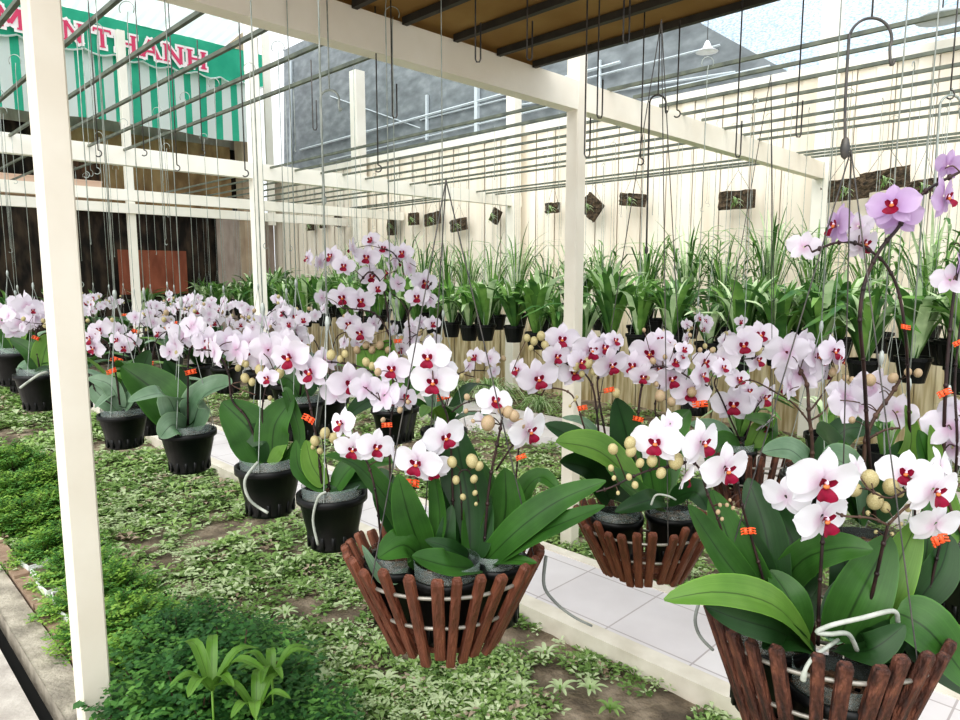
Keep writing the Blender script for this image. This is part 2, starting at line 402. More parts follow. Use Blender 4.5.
# letters: M A N   T H A N H
def strokes(ch):
    V = {'M': [((.12,0),(.12,1),.2),((.88,0),(.88,1),.2),((.15,1),(.5,.25),.17),((.85,1),(.5,.25),.17)],
         'A': [((.12,0),(.5,1),.17),((.88,0),(.5,1),.2),((.27,.35),(.73,.35),.12)],
         'N': [((.14,0),(.14,1),.17),((.86,0),(.86,1),.17),((.14,1),(.86,0),.2)],
         'T': [((.5,0),(.5,1),.22),((.05,.95),(.95,.95),.13)],
         'H': [((.16,0),(.16,1),.2),((.84,0),(.84,1),.2),((.16,.5),(.84,.5),.12)]}[ch]
    S = {'M': [(.12,0),(.88,0),(.1,1),(.9,1)], 'A': [(.1,0),(.9,0)], 'N': [(.14,0),(.14,1),(.86,1)], 'T': [(.5,0)], 'H': [(.16,0),(.84,0),(.16,1),(.84,1)]}[ch]
    out = list(V)
    for (sx, sy) in S: out.append(((sx-.15, sy+(.04 if sy == 0 else -.04)), (sx+.15, sy+(.04 if sy == 0 else -.04)), .08))
    if ch == 'T': out += [((.07,.95),(.07,.78),.09), ((.93,.95),(.93,.78),.09)]
    return out
M['letter'] = mat('letter_red', '#d9466f', rough=.6); M['outline'] = mat('letter_outline', '#fbf3f4', rough=.6)
def letter(ch, b0, z0, wd, h, par):
    for grow, m, off, nm in ((.036, M['outline'], .0, 'letter_outline'), (0, M['letter'], -.012, 'letter')):
        mb = MB()
        for q, (p, r, t) in enumerate(strokes(ch)):
            p = Vector((p[0]*wd, p[1]*h)); r = Vector((r[0]*wd, r[1]*h)); t = t*wd*.9
            d = (r-p).normalized(); nn = Vector((-d.y, d.x)); hw = t/2+grow; p = p-d*(grow); r = r+d*(grow)
            zz = [(p+nn*hw), (r+nn*hw), (r-nn*hw), (p-nn*hw)]
            mb.add([G(b0+c.x, AA-.2+off-.0008*q, z0+c.y) for c in zz], [(0,1,2,3)])
        o = lnk(nm, mb, m, par)
def b_at(px, a): # b on line a=const in column px
    k = (px-480)/F_; return a*(1+k)/(1-k)
for ch, b0, b1 in (('M',2.26,2.6),('A',2.7,3.02),('N',3.08,3.34),('T',3.47,3.74),('H',3.79,4.1),('A',4.14,4.46),('N',4.5,4.82),('H',4.87,5.2)):
    letter(ch, b0, 5.02, b1-b0, .27, vl)

# corrugated translucent roof over the yard at the far left
M['corr'] = mat('corrugated_sheet', '#c3d8cf', '#dfe9e4', 2, rough=.5, stretch=(1,1,1), trans=.75, tcol='#f4faf7')
mb = MB()
mb.grid(lambda u, v: G(-3+8.8*u, 12.4-4.4*v, 5.66+.5*v+.03*math.sin(u*8.8*2*PI/.18)), 480, 4)
tag(link('corrugated_roof', mb.mesh('corrugated_roof', M['corr'])), 'pale green translucent corrugated roof sheet above the striped awning', 'roof')

# posts
def beamlike(name, p0, p1, w, h, m, label, cat, group=None, rz=PI/4):
    p0 = Vector(p0); p1 = Vector(p1); c = (p0+p1)/2; L = (p1-p0).length
    d = (p1-p0).normalized()
    mb = MB()
    if abs(d.z) > .9:
        bv = .006
        pr = [(w/2-bv,w/2),(w/2,w/2-bv),(w/2,-w/2+bv),(w/2-bv,-w/2),(-w/2+bv,-w/2),(-w/2,-w/2+bv),(-w/2,w/2-bv),(-w/2+bv,w/2)]
        R = Matrix.Rotation(rz, 3, 'Z'); vs = [R @ Vector((x,y,z)) for z in (0,L) for x,y in pr]
        mb.add(vs, [tuple(range(8))[::-1], tuple(range(8,16))]+[(i,(i+1)%8,8+(i+1)%8,8+i) for i in range(8)])
        o = link(name, mb.mesh(name, m, False), None, p0)
    else:
        x = Vector((0,0,1)).cross(d).normalized(); R = Matrix((d, x, d.cross(x))).transposed()
        mb.box((0,0,0), L, w, h, M=R); o = link(name, mb.mesh(name, m, False), None, c)
    return tag(o, label, cat, group)
PW = .088
beamlike('support_post', G(.585,2.42,0), G(.585,2.42,3.3), PW, PW, M['cream'], 'thick cream steel post close to the camera at the left', 'post')
beamlike('support_post', G(3.135,2.38,0), G(3.135,2.38,2.9), .082, .082, M['cream'], 'cream steel post beside the tiled path in the middle, under the big beam', 'post')
beamlike('support_post', G(3.26,6.35,0), G(3.26,6.35,4.6), .1, .1, M['cream2'], 'cream post crossing the awning\'s right end, behind the pink orchid row', 'post')
beamlike('support_post', G(3.42,10.36,0), G(3.42,10.36,4.9), .1, .1, M['cream2'], 'far cream post in front of the middle of the awning lettering', 'post')
for a, z1, lab in ((9.92,5.0,'far white post rising over the back wall in front of the dark glazing, left one'),
                   (6.35,4.35,'white post rising a little over the back wall, behind the big beam'),
                   (2.38,6.2,'tall white post over the back wall against the pale net at the upper right')):
    beamlike('support_post', G(6.99,a,0), G(6.99,a,z1), .19 if a > 8 else .15, .15, M['cream2'], lab, 'post')
# beams
beamlike('roof_beam', G(-.6,2.38,2.57), G(7.12,2.38,2.57), .08, .15, M['cream'], 'big cream beam running over the middle post to the back wall', 'beam')
beamlike('roof_beam', G(-2.2,6.35,2.6), G(7.12,6.35,2.6), .08, .15, M['cream2'], 'cream beam across the second pair of posts under the awning', 'beam')
beamlike('roof_beam', G(-2.2,8.9,2.55), G(7.12,8.9,2.55), .07, .13, M['cream2'], 'upper one of the two far cream beams at the left', 'beam')
beamlike('roof_beam', G(-2.2,10.3,2.52), G(7.12,10.3,2.52), .07, .13, M['cream2'], 'lowest and farthest cream beam at the left', 'beam')
# hanging bars
ordn = ['first','second','third','fourth','fifth','sixth','seventh','eighth','ninth','tenth','eleventh','twelfth','thirteenth','fourteenth']
for (a0, a1, zz, place) in ((-1.5, 2.36, 2.655, 'before the big beam'), (2.40, 6.33, 2.655, 'between the first two beams'), (6.37, 10.2, 2.64, 'beyond the second beam')):
    groups = [('over the bed', [-.1+.27*i for i in range(9)]), ('beyond the path', [3.4,3.67,3.97,4.24,4.53,4.84,5.16,5.45]), ('by the wall', [6.25,6.42,6.6])]
    for gn, bs_ in groups:
        if a0 < 0 and gn == 'over the bed': continue
        for i, b in enumerate(bs_):
            o = beamlike('hanging_bar', G(b,a0,zz+U(-.01,.01)), G(b,a1,zz+U(-.01,.01)), .018, .018, M['bar'],
                '%s grey hanging bar from the left %s, %s' % (ordn[i], gn, place), 'bar')
# brown roof sheet with rafters
mb = MB(); mb.grid(lambda u, v: G(.6+2.22*u, .6+1.87*v, 2.672+.005*math.sin(u*50)), 60, 2)
mb.grid(lambda u, v: G(.6+2.22*u, .6+1.87*v, 2.682+.005*math.sin(u*50)), 60, 2)
tag(link('brown_roof_sheet', mb.mesh('brown_roof_sheet', M['tarp'])), 'brown fibre roof sheet above the big beam at the top', 'roof')
for i, b in enumerate((.95,1.3,1.64,1.89,2.18,2.46,2.72)):
    beamlike('rafter', G(b,.6,2.648), G(b,2.335,2.648), .026, .03, M['rafter'], 'dark rafter under the brown roof sheet, %s from the left' % ordn[i], 'rafter')
# lamps beyond
def lamp(p, s, label):
    e = empty('pendant_lamp', p, label, 'lamp')
    mb = MB(); mb.lathe([(.01,.12),(.025,.1),(.05,.04),(.12,0),(.115,0),(.04,.04)], n=16)
    o = link('lamp_shade', mb.mesh('lamp_shade', mat('lamp_white', '#f8fbff', rough=.4)), e); o.scale = (s,)*3
    mb = MB(); mb.tube([(0,0,.12*s),(0,0,.9)], .004, 5); link('cord', mb.mesh('cord', M['wire_dark']), e)
lamp(onp(707,52,7.3), 1.0, 'white cone lamp hanging before the dark glazing at the upper right')
e = empty('lamp_dish', onp(942,18,7.0), 'flat pale grey round lamp at the top right edge', 'lamp')
mb = MB(); mb.lathe([(.0,.06),(.1,.05),(.2,0),(.19,-.01),(.0,-.02)], n=20); link('dish', mb.mesh('dish', mat('dish', '#a9b0b3', rough=.5)), e)
mb = MB(); mb.tube([(0,0,.05),(0,0,.9)], .006, 5); link('rod', mb.mesh('rod', M['wire_dark']), e)

# ------------------------------------------------------------ orchid pieces
def petal(mb, ang, L, hw, base=.03, z0=0, cup=.06, ruff=.012, tip=1.0, nu=8, nv=6, wpow=.62, seed=0, mi=0, round_=1.0):
    ca, sa = math.cos(ang), math.sin(ang)
    def fn(u, v):
        s = v*2-1
        wv = max(0, math.sin(PI*min(1, (u*.93+.055)**round_)))**wpow
        x = base+L*u*(1-.06*s*s*u); y = hw*wv*s
        z = z0+cup*(s*s*wv*.6 - (u-.5)**2*1.2+.3)*.8 + ruff*math.sin(s*5+seed+u*4)*u - tip*.03*u*u
        return (x*ca-y*sa, x*sa+y*ca, z)
    mb.grid(fn, nu, nv, mi)
def flower_mesh(var, pm, hi):
    nu, nv = (9, 8) if hi else (5, 4)
    rnd = random.Random(var*13+5); mb = MB()
    j = lambda s: rnd.uniform(-s, s)
    cup = .05 if var < 3 else -.1
    for (an, L, hw) in ((PI/2, .45, .15), (-PI/2+.66, .43, .15), (-PI/2-.66, .43, .15)):
        petal(mb, an+j(.07), L, hw, z0=-.02, cup=.04+j(.03), seed=rnd.random()*6, nu=nu, nv=nv-2 if hi else nv)
    for sgn in (0, 1):
        petal(mb, (.2+j(.08)) if sgn == 0 else PI-.2+j(.08), .5, .27, z0=.015, cup=cup+j(.06), seed=rnd.random()*6, nu=nu, nv=nv, wpow=.5, round_=1.12)
    if var == 3:   # half closed flower: petals swept forward
        mb.v = [(x*.72, y*.95, z+.5*(x*x+y*y)) for x,y,z in mb.v]
    return mb.mesh('flower_petals', pm)
def lip_mesh(hi):
    mb = MB(); nu, nv = (6, 6) if hi else (3, 3)
    for s in (-1, 1):    # side lobes flared up and outward
        def side(u, v):
            wv = .055*math.sin(PI*min(1, .15+.85*u*.9))**.6
            a_ = .95; cx = .025+.125*u*math.cos(a_); cy = -.03+.15*u*math.sin(a_); q = v*2-1
            return (s*(cx+q*wv*math.sin(a_)), cy-q*wv*math.cos(a_), .06+.07*u+.03*q*q)
        mb.grid(side, nu, nv, 0)
    def mid(u, v):
        q = v*2-1; wv = .035+.115*math.sin(PI*min(1,u*.8))**.8*(1 if u < .8 else (1-u)/.2*.5+.5)
        return (q*wv, -.03-.185*u, .08+.10*math.sin(u*2.2)+.04*abs(q))
    mb.grid(mid, nu+2, nv, 0)
    mb.ball((0,-.02,.12), .048, .04, .035, 8 if hi else 5, 5 if hi else 3, 1)
    mb.ball((0,.03,.10), .026, .034, .045, 8 if hi else 5, 5 if hi else 3, 2)
    return mb.mesh('flower_lip', [M['lip'], M['lip_yellow'], M['column']])
FL = {(v, c, h): flower_mesh(v, M[c], h) for v in range(4) for c in ('petal_white','petal_blush','petal_purple') for h in (0, 1)}
LIP = {h: lip_mesh(h) for h in (0, 1)}
mb = MB(); mb.ball((0,0,0), .5, .5, .6, 10, 8); BUD = [mb.mesh('bud', M['bud']), mb.mesh('bud', M['bud_green'])]
mb = MB()
for s in (-1, 1):
    for k in range(3):
        z = .3-.3*k
        mb.tube([(s*.05,0,z), (s*.35,.2,z+.05), (s*.7,.05,z), (s*.85,-.25,z-.05)], .1, 5)
    mb.box((s*.3,0,0), .35, .18, .8)
CLIP = mb.mesh('clip', M['clip'])

def add_flower(par, p, size, face, roll=0, c='petal_white', hi=1, var=None, lip=True):
    if var is None: var = random.randrange(3)
    R = orient(face, roll=roll)
    m4 = Matrix.Translation(Vector(p)-WL(par)) @ R.to_4x4() @ Matrix.Scale(size, 4)
    o = link('flower', FL[(var, c, hi)], par, M=m4)
    if lip:
        l = link('lip', LIP[hi], o); l['label'] = 'crimson lip'
    return o
def add_bud(par, p, size, up=None, g=0):
    o = link('bud', BUD[g], par)
    R = orient(up or (U(-.4,.4), U(-.4,.4), 1), up=Vector((0,1,.1)))
    o.matrix_basis = Matrix.Translation(Vector(p)-WL(par)) @ R.to_4x4() @ Matrix.Scale(size, 4)
    return o
def add_clip(par, p, size=.03):
    o = link('flower_clip', CLIP, par)
    R = orient((U(-.3,.3), -1, .3), roll=U(-.5,.5)) @ Matrix.Rotation(-PI/2, 3, 'X')
    o.matrix_basis = Matrix.Translation(Vector(p)-WL(par)) @ R.to_4x4() @ Matrix.Scale(size, 4)
    o['label'] = 'orange plastic clip'; return o
def leaf_fn(pts, hw, nrm, fold=.25, point=.75, kk=8):
    cl = smooth_pts(pts, kk); n = len(cl)-1
    nrm = Vector(nrm)
    def fn(u, v):
        x = u*n; i = min(int(x), n-1); t = x-i
        c = cl[i].lerp(cl[i+1], t); T = (cl[min(i+1,n)]-cl[max(i-1,0)]).normalized()
        sd = T.cross(nrm)
        if sd.length < 1e-3: sd = Vector((1,0,0))
        sd.normalize(); N_ = sd.cross(T).normalized()
        s = v*2-1
        wv = (math.sin(PI*min(1, .1+.9*u**.9))**.7)*hw if u < .999 else hw*.08
        wv = max(wv, hw*.12)*(1 if u < .97 else .55)
        return c+sd*(s*wv)+N_*(abs(s)**1.3*wv*fold)
    return fn
def add_leaf(par, pts, hw, nrm=(0,-.75,.65), m='leaf', fold=.22, nu=14, nv=6, name='leaf'):
    mb = MB(); mb.grid(leaf_fn(pts, hw, nrm, fold*1.25), nu, nv)
    o = lnk(name, mb, M[m], par, True); me = o.data; uv = me.uv_layers.new(name='UVMap'); w_ = nv+1
    buf = []
    for l in me.loops: q = l.vertex_index; buf += [(q//w_)/nu, (q % w_)/nv]
    uv.data.foreach_set('uv', buf); return o
def add_stem(par, pts, r=.003, m='stem', name='flower_stem', k=5, n=6, nodes=True):
    sp = smooth_pts(pts, k); mb = MB()
    mb.tube(sp, [r*(1-.35*i/len(sp)) for i in range(len(sp))], n)
    if nodes:
        for i in range(3, len(sp)-1, 4): mb.ball(sp[i], r*1.35, r*1.35, r*1.6, 6, 4)
    o = lnk(name, mb, M[m], par, True); return o
# pots
def pot_mesh(r, h):
    mb = MB()
    mb.lathe([(0,0),(r*.68,0),(r*.7,.01),(r*.97,h*.86),(r*1.06,h*.87),(r*1.06,h),(r*.98,h),(r*.93,h*.86),(r*.65,.015)], n=28)
    for k in range(14):   # moulded ribs near the foot
        t = 2*PI*k/14; q = r*.74; mb.box((q*math.cos(t), q*math.sin(t), h*.2), .006, .01, h*.3, rz=t)
    return mb.mesh('pot_shell', M['pot'])
POTM = {}
def add_pot(par, p, r=.09, h=.14, name='pot', liner=True):
    """p = centre of the rim"""
    key = (round(r,3), round(h,3))
    if key not in POTM:
        mb = MB(); mb.lathe([(0,h*.86),(r*.5,h*.88),(r*.94,h*.84)], n=16)
        for q in range(26):
            t = U(0,2*PI); s = U(0,r*.8); mb.box((s*math.cos(t), s*math.sin(t), h*.88), U(.01,.025), U(.008,.015), .012, rz=U(0,3))
        ml = MB(); ml.lathe([(r*.86,h*.7),(r*.9,h*1.17),(r*.88,h*1.17)], n=24)
        POTM[key] = (pot_mesh(r,h), mb.mesh('growing_bark', M['bark'], False), ml.mesh('liner', M['pot_liner']))
    a_, b_, c_ = POTM[key]; loc = Vector(p)-WL(par)-Vector((0,0,h))
    o = link(name, a_, par, loc); link('growing_bark', b_, o)
    if liner: link('clear_liner', c_, o)['label'] = 'clear plastic liner'
    return o
def hanger(par, rim, r, top, m='wire_pale', rr=.0014, n=3, name='hanging_wires', ph=.5, split=.45):
    """wires from pot rim gathered below a hook on the bar at height top"""
    mb = MB(); rim = Vector(rim); g = Vector((rim.x, rim.y, rim.z+split))
    for k in range(n):
        t = ph+2*PI*k/n; mb.tube([rim+Vector((r*math.cos(t), r*math.sin(t), -.01)), g], rr, 4, cap=False)
    tz = top
    mb.tube([g, (g.x, g.y, tz-.06), (g.x+.004, g.y, tz-.02)], rr*1.4, 4)
    mb.tube([Vector((g.x+.03*math.cos(q), g.y+.0, tz-.01+.03*math.sin(q))) for q in [PI*i/6-.5 for i in range(9)]], rr*1.4, 4)
    mb.ball(g, .007, .007, .02, 6, 4)
    return lnk(name, mb, M[m], par, True)

# ------------------------------------------------------------ slatted baskets
def basket(c, R, Rb, H, n, m, label, top, hang_ph, tilt=True, seed=1, grp=None):
    """c = centre of the rim"""
    rnd = random.Random(seed); c = Vector(c); base = c-Vector((0,0,H)); gp = Vector(top) if not isinstance(top, (int, float)) else Vector((c.x, c.y, top))
    e = empty('slatted_hanging_basket', base, label, 'basket', grp)
    for k in range(n):
        t = 2*PI*k/n+rnd.uniform(-.05,.05); h0 = rnd.uniform(-.012,.006); h1 = rnd.uniform(-.008,.02)
        if k == 8: h1 -= .05
        q0 = Vector((Rb*math.cos(t), Rb*math.sin(t), h0)); q1 = Vector((R*math.cos(t+.02), R*math.sin(t+.02), H+h1-.012))
        d = (q1-q0).normalized(); sd = Vector((-math.sin(t), math.cos(t), 0)); ou = sd.cross(d).normalized()
        Rm = Matrix((sd, ou, d)).transposed(); L = (q1-q0).length; wd = rnd.uniform(.019,.024); th = .017; mb = MB(); bv = .003
        prof = [(wd/2-bv,th/2),(wd/2,th/2-bv),(wd/2,-th/2+bv),(wd/2-bv,-th/2),(-wd/2+bv,-th/2),(-wd/2,-th/2+bv),(-wd/2,th/2-bv),(-wd/2+bv,th/2)]
        zs = [0, L*.5, L-.006, L]; sc = [1,1.02,1.04,.8]
        vs = [(x*s_, y*s_, z) for z, s_ in zip(zs, sc) for x, y in prof]
        mb.add(vs, [tuple(range(8))[::-1], tuple(24+i for i in range(8))]+[(r*8+i,r*8+(i+1)%8,(r+1)*8+(i+1)%8,(r+1)*8+i) for r in range(3) for i in range(8)])
        o = link('slat', mb.mesh('slat', m, False), e); o.matrix_basis = Matrix.Translation(q0) @ Rm.to_4x4()
    for hh in (.4, .76):
        rr = Rb+(R-Rb)*hh-.001; mb = MB()
        mb.tube([(rr*math.cos(2*PI*i/40)*1.0, rr*math.sin(2*PI*i/40)*1.0, H*hh) for i in range(41)], .0042, 6, cap=False)
        link('wire_ring', mb.mesh('wire_ring', M['wire_grey']), e)
    for i in range(-2, 3):   # bottom slats
        mb = MB(); y = i*Rb*.38; mb.box((0,y,.012), 2*math.sqrt(max(.001,Rb*Rb-y*y))*.98, .02, .012)
        link('floor_slat', mb.mesh('floor_slat', m, False), e)
    mb = MB(); g = Matrix.Rotation(.07 if tilt else 0, 3, 'X') @ (gp-base)
    for k in range(3):
        t = hang_ph+2*PI*k/3; mb.tube([(R*.95*math.cos(t), R*.95*math.sin(t), H*.78), g], .0014, 4, cap=False)
    link('hanging_wires', mb.mesh('hanging_wires', M['wire_dark']), e)
    e.rotation_euler.x = -.07 if tilt else 0
    return e

D1 = 1.46
c1 = P(444,544,D1)
basket(c1, .222, .118, .215, 27, M['slat_red'], 'red-brown slatted basket hanging in the centre of the picture over the green bed', P(446,180,D1), PI/2+.3, seed=3)
D2 = 1.2
c2 = P(824,606,D2)
basket(c2, .208, .125, .24, 27, M['slat_brown'], 'weathered brown slatted basket nearest the camera at the lower right', P(851,150,D2), .9, seed=5)
D3 = 1.98
c3 = P(646,512,D3)
basket(c3, .212, .12, .18, 30, M['slat_red'], 'red-brown slatted basket behind the big centre plants, above the tiled path', 2.3, .6, seed=7)
D4 = 2.5
c4 = P(752,448,D4)
basket(c4, .175, .11, .2, 22, M['slat_brown'], 'dark slatted basket farthest back of the four, behind the right-hand blooms', 2.3, .6, seed=9)

# ------------------------------------------------------------ near orchids
class Plant:
    def __init__(s, base, d, label, c='petal_white', hi=1, group=None, name='potted_orchid'):
        s.e = empty(name, base, label, 'orchid', group); s.d = d; s.c = c; s.hi = hi; s.stems = []
    def pt(s, q): return P(q[0], q[1], s.d+(q[2] if len(q) > 2 else 0))
    def leaf(s, pts, w, nrm=(0,-.75,.65), m='leaf', fold=.22):
        return add_leaf(s.e, [s.pt(q) for q in pts], w*.5*s.d/F_*1.08, nrm, m, fold)
    def stem(s, pts, r=.003, m='stem'):
        pp = [s.pt(q) for q in pts]; add_stem(s.e, pp, r, m); s.stems += smooth_pts(pp, 5)
    def fl(s, x, y, size, yaw=0, pitch=0, dd=0, var=None, c=None, lip=True, roll=0, hi=None):
        """yaw>0 faces picture right; pitch<0 faces down"""
        d = s.d+dd; p = P(x, y, d); sz = size*d/F_*1.04
        j_ = .6 if size > 48 else 1.3
        yaw += U(-18,18)*j_; pitch += U(-9,9)*j_; roll += U(-13,13)*j_
        yw, pt_ = math.radians(yaw), math.radians(pitch)
        face = Vector((math.sin(yw)*math.cos(pt_), -math.cos(yw)*math.cos(pt_), math.sin(pt_)))
        o = add_flower(s.e, p, sz, face, math.radians(roll), c or s.c, s.hi if hi is None else hi, var, lip)
        if s.stems:      # flower stalk
            q = min(s.stems, key=lambda a: (a-p).length)
            if .004 < (q-p).length < .16:
                back = p-face*.02*sz/.08
                mb = MB(); mid = q.lerp(back, .5)+Vector((0,0,.008)); mb.tube(smooth_pts([q, mid, back], 4), .0014, 5)
                lnk('flower_stalk', mb, M['stem2'], s.e, True)
        return o
    def buds(s, L, g=0, k=1):
        for b in L:
            p = P(b[0], b[1], s.d-.01+(b[3] if len(b) > 3 else 0)); add_bud(s.e, p, b[2]*k*s.d/F_*.8, g=g)
            if s.stems:
                q = min(s.stems, key=lambda a: (a-p).length)
                if (q-p).length < .14:
                    mb = MB(); mb.tube([q, q.lerp(p,.6)+Vector((0,0,.003)), p], .0011, 4); lnk('bud_stalk', mb, M['stem2'], s.e, True)
    def clip(s, x, y, size=16): add_clip(s.e, P(x, y, s.d-.012), size*s.d/F_*.46)

# --- centre basket: three plants
A = Plant(P(400,575,D1), D1, 'orchid at the left of the central basket, two white blooms pairs above an orange clip')
A.e['label'] = 'white orchid in left pot of the central basket, two blooms above an orange clip'
add_pot(A.e, P(398,560,D1+.04), .075, .15)
A.stem([(413,560),(414,520),(413,495),(417,478),(428,465),(440,448)])
A.stem([(384,565,.03),(380,530,.02),(376,495),(370,470),(362,452)])
A.fl(418,462,50,-18,-8,-.02); A.fl(432,468,40,8,-14,-.01); A.fl(444,437,45,4,-8)
A.fl(395,456,34,-60,0,.01,var=3,lip=False)
A.fl(343,424,36,-25,5); A.fl(353,448,38,-12,-12,-.01); A.fl(375,447,40,28,-5,-.01,var=2)
A.stem([(396,545,.12),(390,470,.12),(391,420,.12),(398,388,.12),(392,372,.12)],.0028); A.stem([(392,415,.12),(380,400,.12),(360,384,.12)],.002)
for q in ((393,369,38,10,-4),(384,396,42,150,-10),(404,398,30,60,10),(366,388,34,-150,0)): A.fl(*q, dd=.12, c='petal_blush')
A.buds([(378,372,10,.1),(400,410,8,.1),(383,420,7,.1),(408,402,6,.1)],1)
A.clip(387,425,13); A.clip(412,483,20)
A.leaf([(425,560),(410,520,-.02),(398,474,-.03)],34,m='leaf')
A.leaf([(428,560),(440,520,.0),(432,462,.03)],26,nrm=(-.6,-.6,.3),m='leaf')
A.leaf([(424,562),(404,545,-.04),(378,558,-.09)],36,nrm=(.1,-.7,.7),m='leaf')
A.leaf([(420,560,.02),(395,510,.04),(358,466,.03),(325,456,-.02)],26,nrm=(.1,-.5,.85))
A.leaf([(415,555,.06),(390,500,.1),(380,468,.14)],34,m='leaf_dark')
A.leaf([(410,570),(385,580,-.04),(362,545,-.02)],12,m='leaf_grey')

Bp = Plant(P(448,580,D1), D1, 'white orchid in front pot of the central basket, tallest with two stacked blooms')
add_pot(Bp.e, P(447,570,D1-.06), .08, .15)
Bp.stem([(452,560),(453,520,.02),(452,470,.03),(449,425,.02),(442,402,.01),(433,384)],.0033)
Bp.stem([(452,412,.01),(463,404),(478,400),(486,404)],.002)
Bp.fl(429,357,44,6,-5); Bp.fl(434,381,48,10,-4,.01); Bp.fl(445,372,34,40,0,.02,var=3,lip=False)
Bp.stem([(462,520,.01),(461,490),(459,474),(467,470),(474,482),(479,502)],.002)
Bp.buds([(452,462,13),(472,461,16),(479,466,12),(456,480,10),(474,479,10),(463,497,8),(475,493,7),(476,504,5)])
Bp.leaf([(470,560),(468,500,.04),(452,420,.1)],52,nrm=(-.2,-.9,.2),m='leaf_dark')
Bp.leaf([(474,562),(482,510,.06),(478,460,.09)],44,nrm=(.3,-.9,.2))
Bp.leaf([(464,562),(458,520,.03),(440,470,.08)],26,nrm=(.7,-.7,.1),m='leaf_dark')
Bp.leaf([(476,568,-.05),(448,566,-.12),(412,556,-.14)],34,nrm=(0,-.45,.9),m='leaf')
Bp.leaf([(470,560),(450,548,-.05),(425,540,-.06)],16,m='leaf_dark')

Bp.leaf([(455,562),(440,540,.02),(418,520,.06)],26,m='leaf_dark'); Bp.leaf([(450,566),(446,540,-.02),(452,505,.0)],20,m='leaf_dark')
Cp = Plant(P(490,575,D1), D1, 'white orchid in the right pot of the central basket, with long leaves reaching right')
add_pot(Cp.e, P(494,558,D1+.03), .075, .15)
Cp.stem([(484,560),(486,520),(490,480),(497,445),(501,425),(503,410)],.0036)
Cp.stem([(496,470,.02),(508,452),(519,436),(523,430)],.0024); Cp.stem([(516,480,.03),(518,455,.02),(521,436)],.0024)
Cp.fl(494,402,38,20,14,.0,var=0); Cp.fl(482,420,26,-70,-10,.02,var=3,lip=False)
Cp.fl(527,430,50,38,-8,-.0,var=1); Cp.fl(512,425,26,-30,-20,.02,lip=False)
Cp.buds([(488,423,18),(508,412,14),(514,416,14),(521,424,12),(501,410,9),(466,411,6),(473,421,5),(467,397,8)],1)
Cp.clip(521,457,13)
Cp.leaf([(482,565),(520,528,-.05),(560,500,-.07),(606,481,-.1)],31,nrm=(-.15,-.75,.65))
Cp.leaf([(482,568),(525,540,-.06),(565,522,-.1),(605,506,-.14)],25,nrm=(0,-.6,.8),m='leaf')
Cp.leaf([(490,560,.02),(505,515,.03),(505,468,.03)],44,nrm=(.1,-1,.1))
Cp.leaf([(500,560,.04),(520,500,.07),(540,477,.06),(560,492,.02)],26,nrm=(-.1,-.5,.85))
Cp.leaf([(487,562),(510,560,-.06),(537,563,-.1)],13,nrm=(0,-.6,.8))
Cp.leaf([(494,555,.04),(520,540,.04),(545,528,0)],14,m='leaf_dark')
mb = MB(); mb.tube(smooth_pts([P(546,556,D1+.02),P(544,585,D1-.02),P(556,603,D1-.03),P(574,617,D1-.03),P(592,626,D1-.03)],6), [.0042-.00006*i for i in range(25)], 7)
o = lnk('aerial_root', mb, M['root_dark'], Cp.e, True)

# --- right basket
R1 = Plant(P(728,640,D2), D2, 'white orchid in left pot of the nearest basket, leaning over the middle basket')
add_pot(R1.e, P(765,636,D2+.05), .075, .15)
R1.stem([(738,590,.02),(728,560,.02),(720,525),(708,495),(700,470),(690,462),(672,466),(650,470),(630,478),(612,487),(596,492)],.0026)
R1.stem([(768,600,.03),(762,575,.02),(752,540,.02),(742,505,.01),(737,480)],.003)
R1.fl(657,442,52,-22,-6,-.01); R1.fl(670,424,34,30,28,.02,var=3,lip=False); R1.fl(700,443,54,32,2,-.01,var=0)
R1.fl(724,468,58,24,-10,-.03,var=1); R1.fl(685,476,40,60,-25,.0,var=3)
R1.buds([(630,443,15),(631,451,14),(613,449,13),(640,463,11),(652,461,14),(676,461,19),(661,473,13),(629,477,8),(635,485,9),(614,478,6),(611,468,8),(618,493,5)])
R1.clip(748,531,18)
for q in ((745,484),(748,492),(735,500),(742,508)): pass
R1.buds([(720,505,5),(718,512,6),(727,505,5),(733,508,5),(722,519,5),(730,500,4)],1)
R1.leaf([(810,644,-.03),(775,606,-.1),(720,592,-.15),(664,600,-.16)],36,nrm=(.12,-.62,.78),m='leaf_light')
R1.leaf([(806,646,-.03),(775,630,-.1),(735,618,-.14),(705,606,-.15)],26,nrm=(0,-.9,.4),m='leaf_dark')
R1.leaf([(758,600,.03),(725,560,.0),(688,505,-.02)],34,nrm=(.3,-.85,.4),m='leaf')
R1.leaf([(765,605,.03),(735,555,.03),(712,490,.06)],44,nrm=(-.1,-.9,.4),m='leaf')
R1.leaf([(772,600,.05),(752,560,.05),(738,520,.06)],40,m='leaf_dark')
R1.leaf([(776,600,.06),(765,530,.1),(748,478,.16)],40,nrm=(-.3,-.9,.3),m='leaf_dark')
R1.leaf([(790,600,.08),(792,540,.14),(760,500,.2)],56,nrm=(-.3,-.9,.3),m='leaf_dark')
mb = MB(); mb.tube(smooth_pts([P(699,602,D2-.05),P(695,620,D2-.06),P(700,636,D2-.06),P(713,650,D2-.06)],5), .003, 7)
lnk('aerial_root', mb, M['root_dark'], R1.e, True)

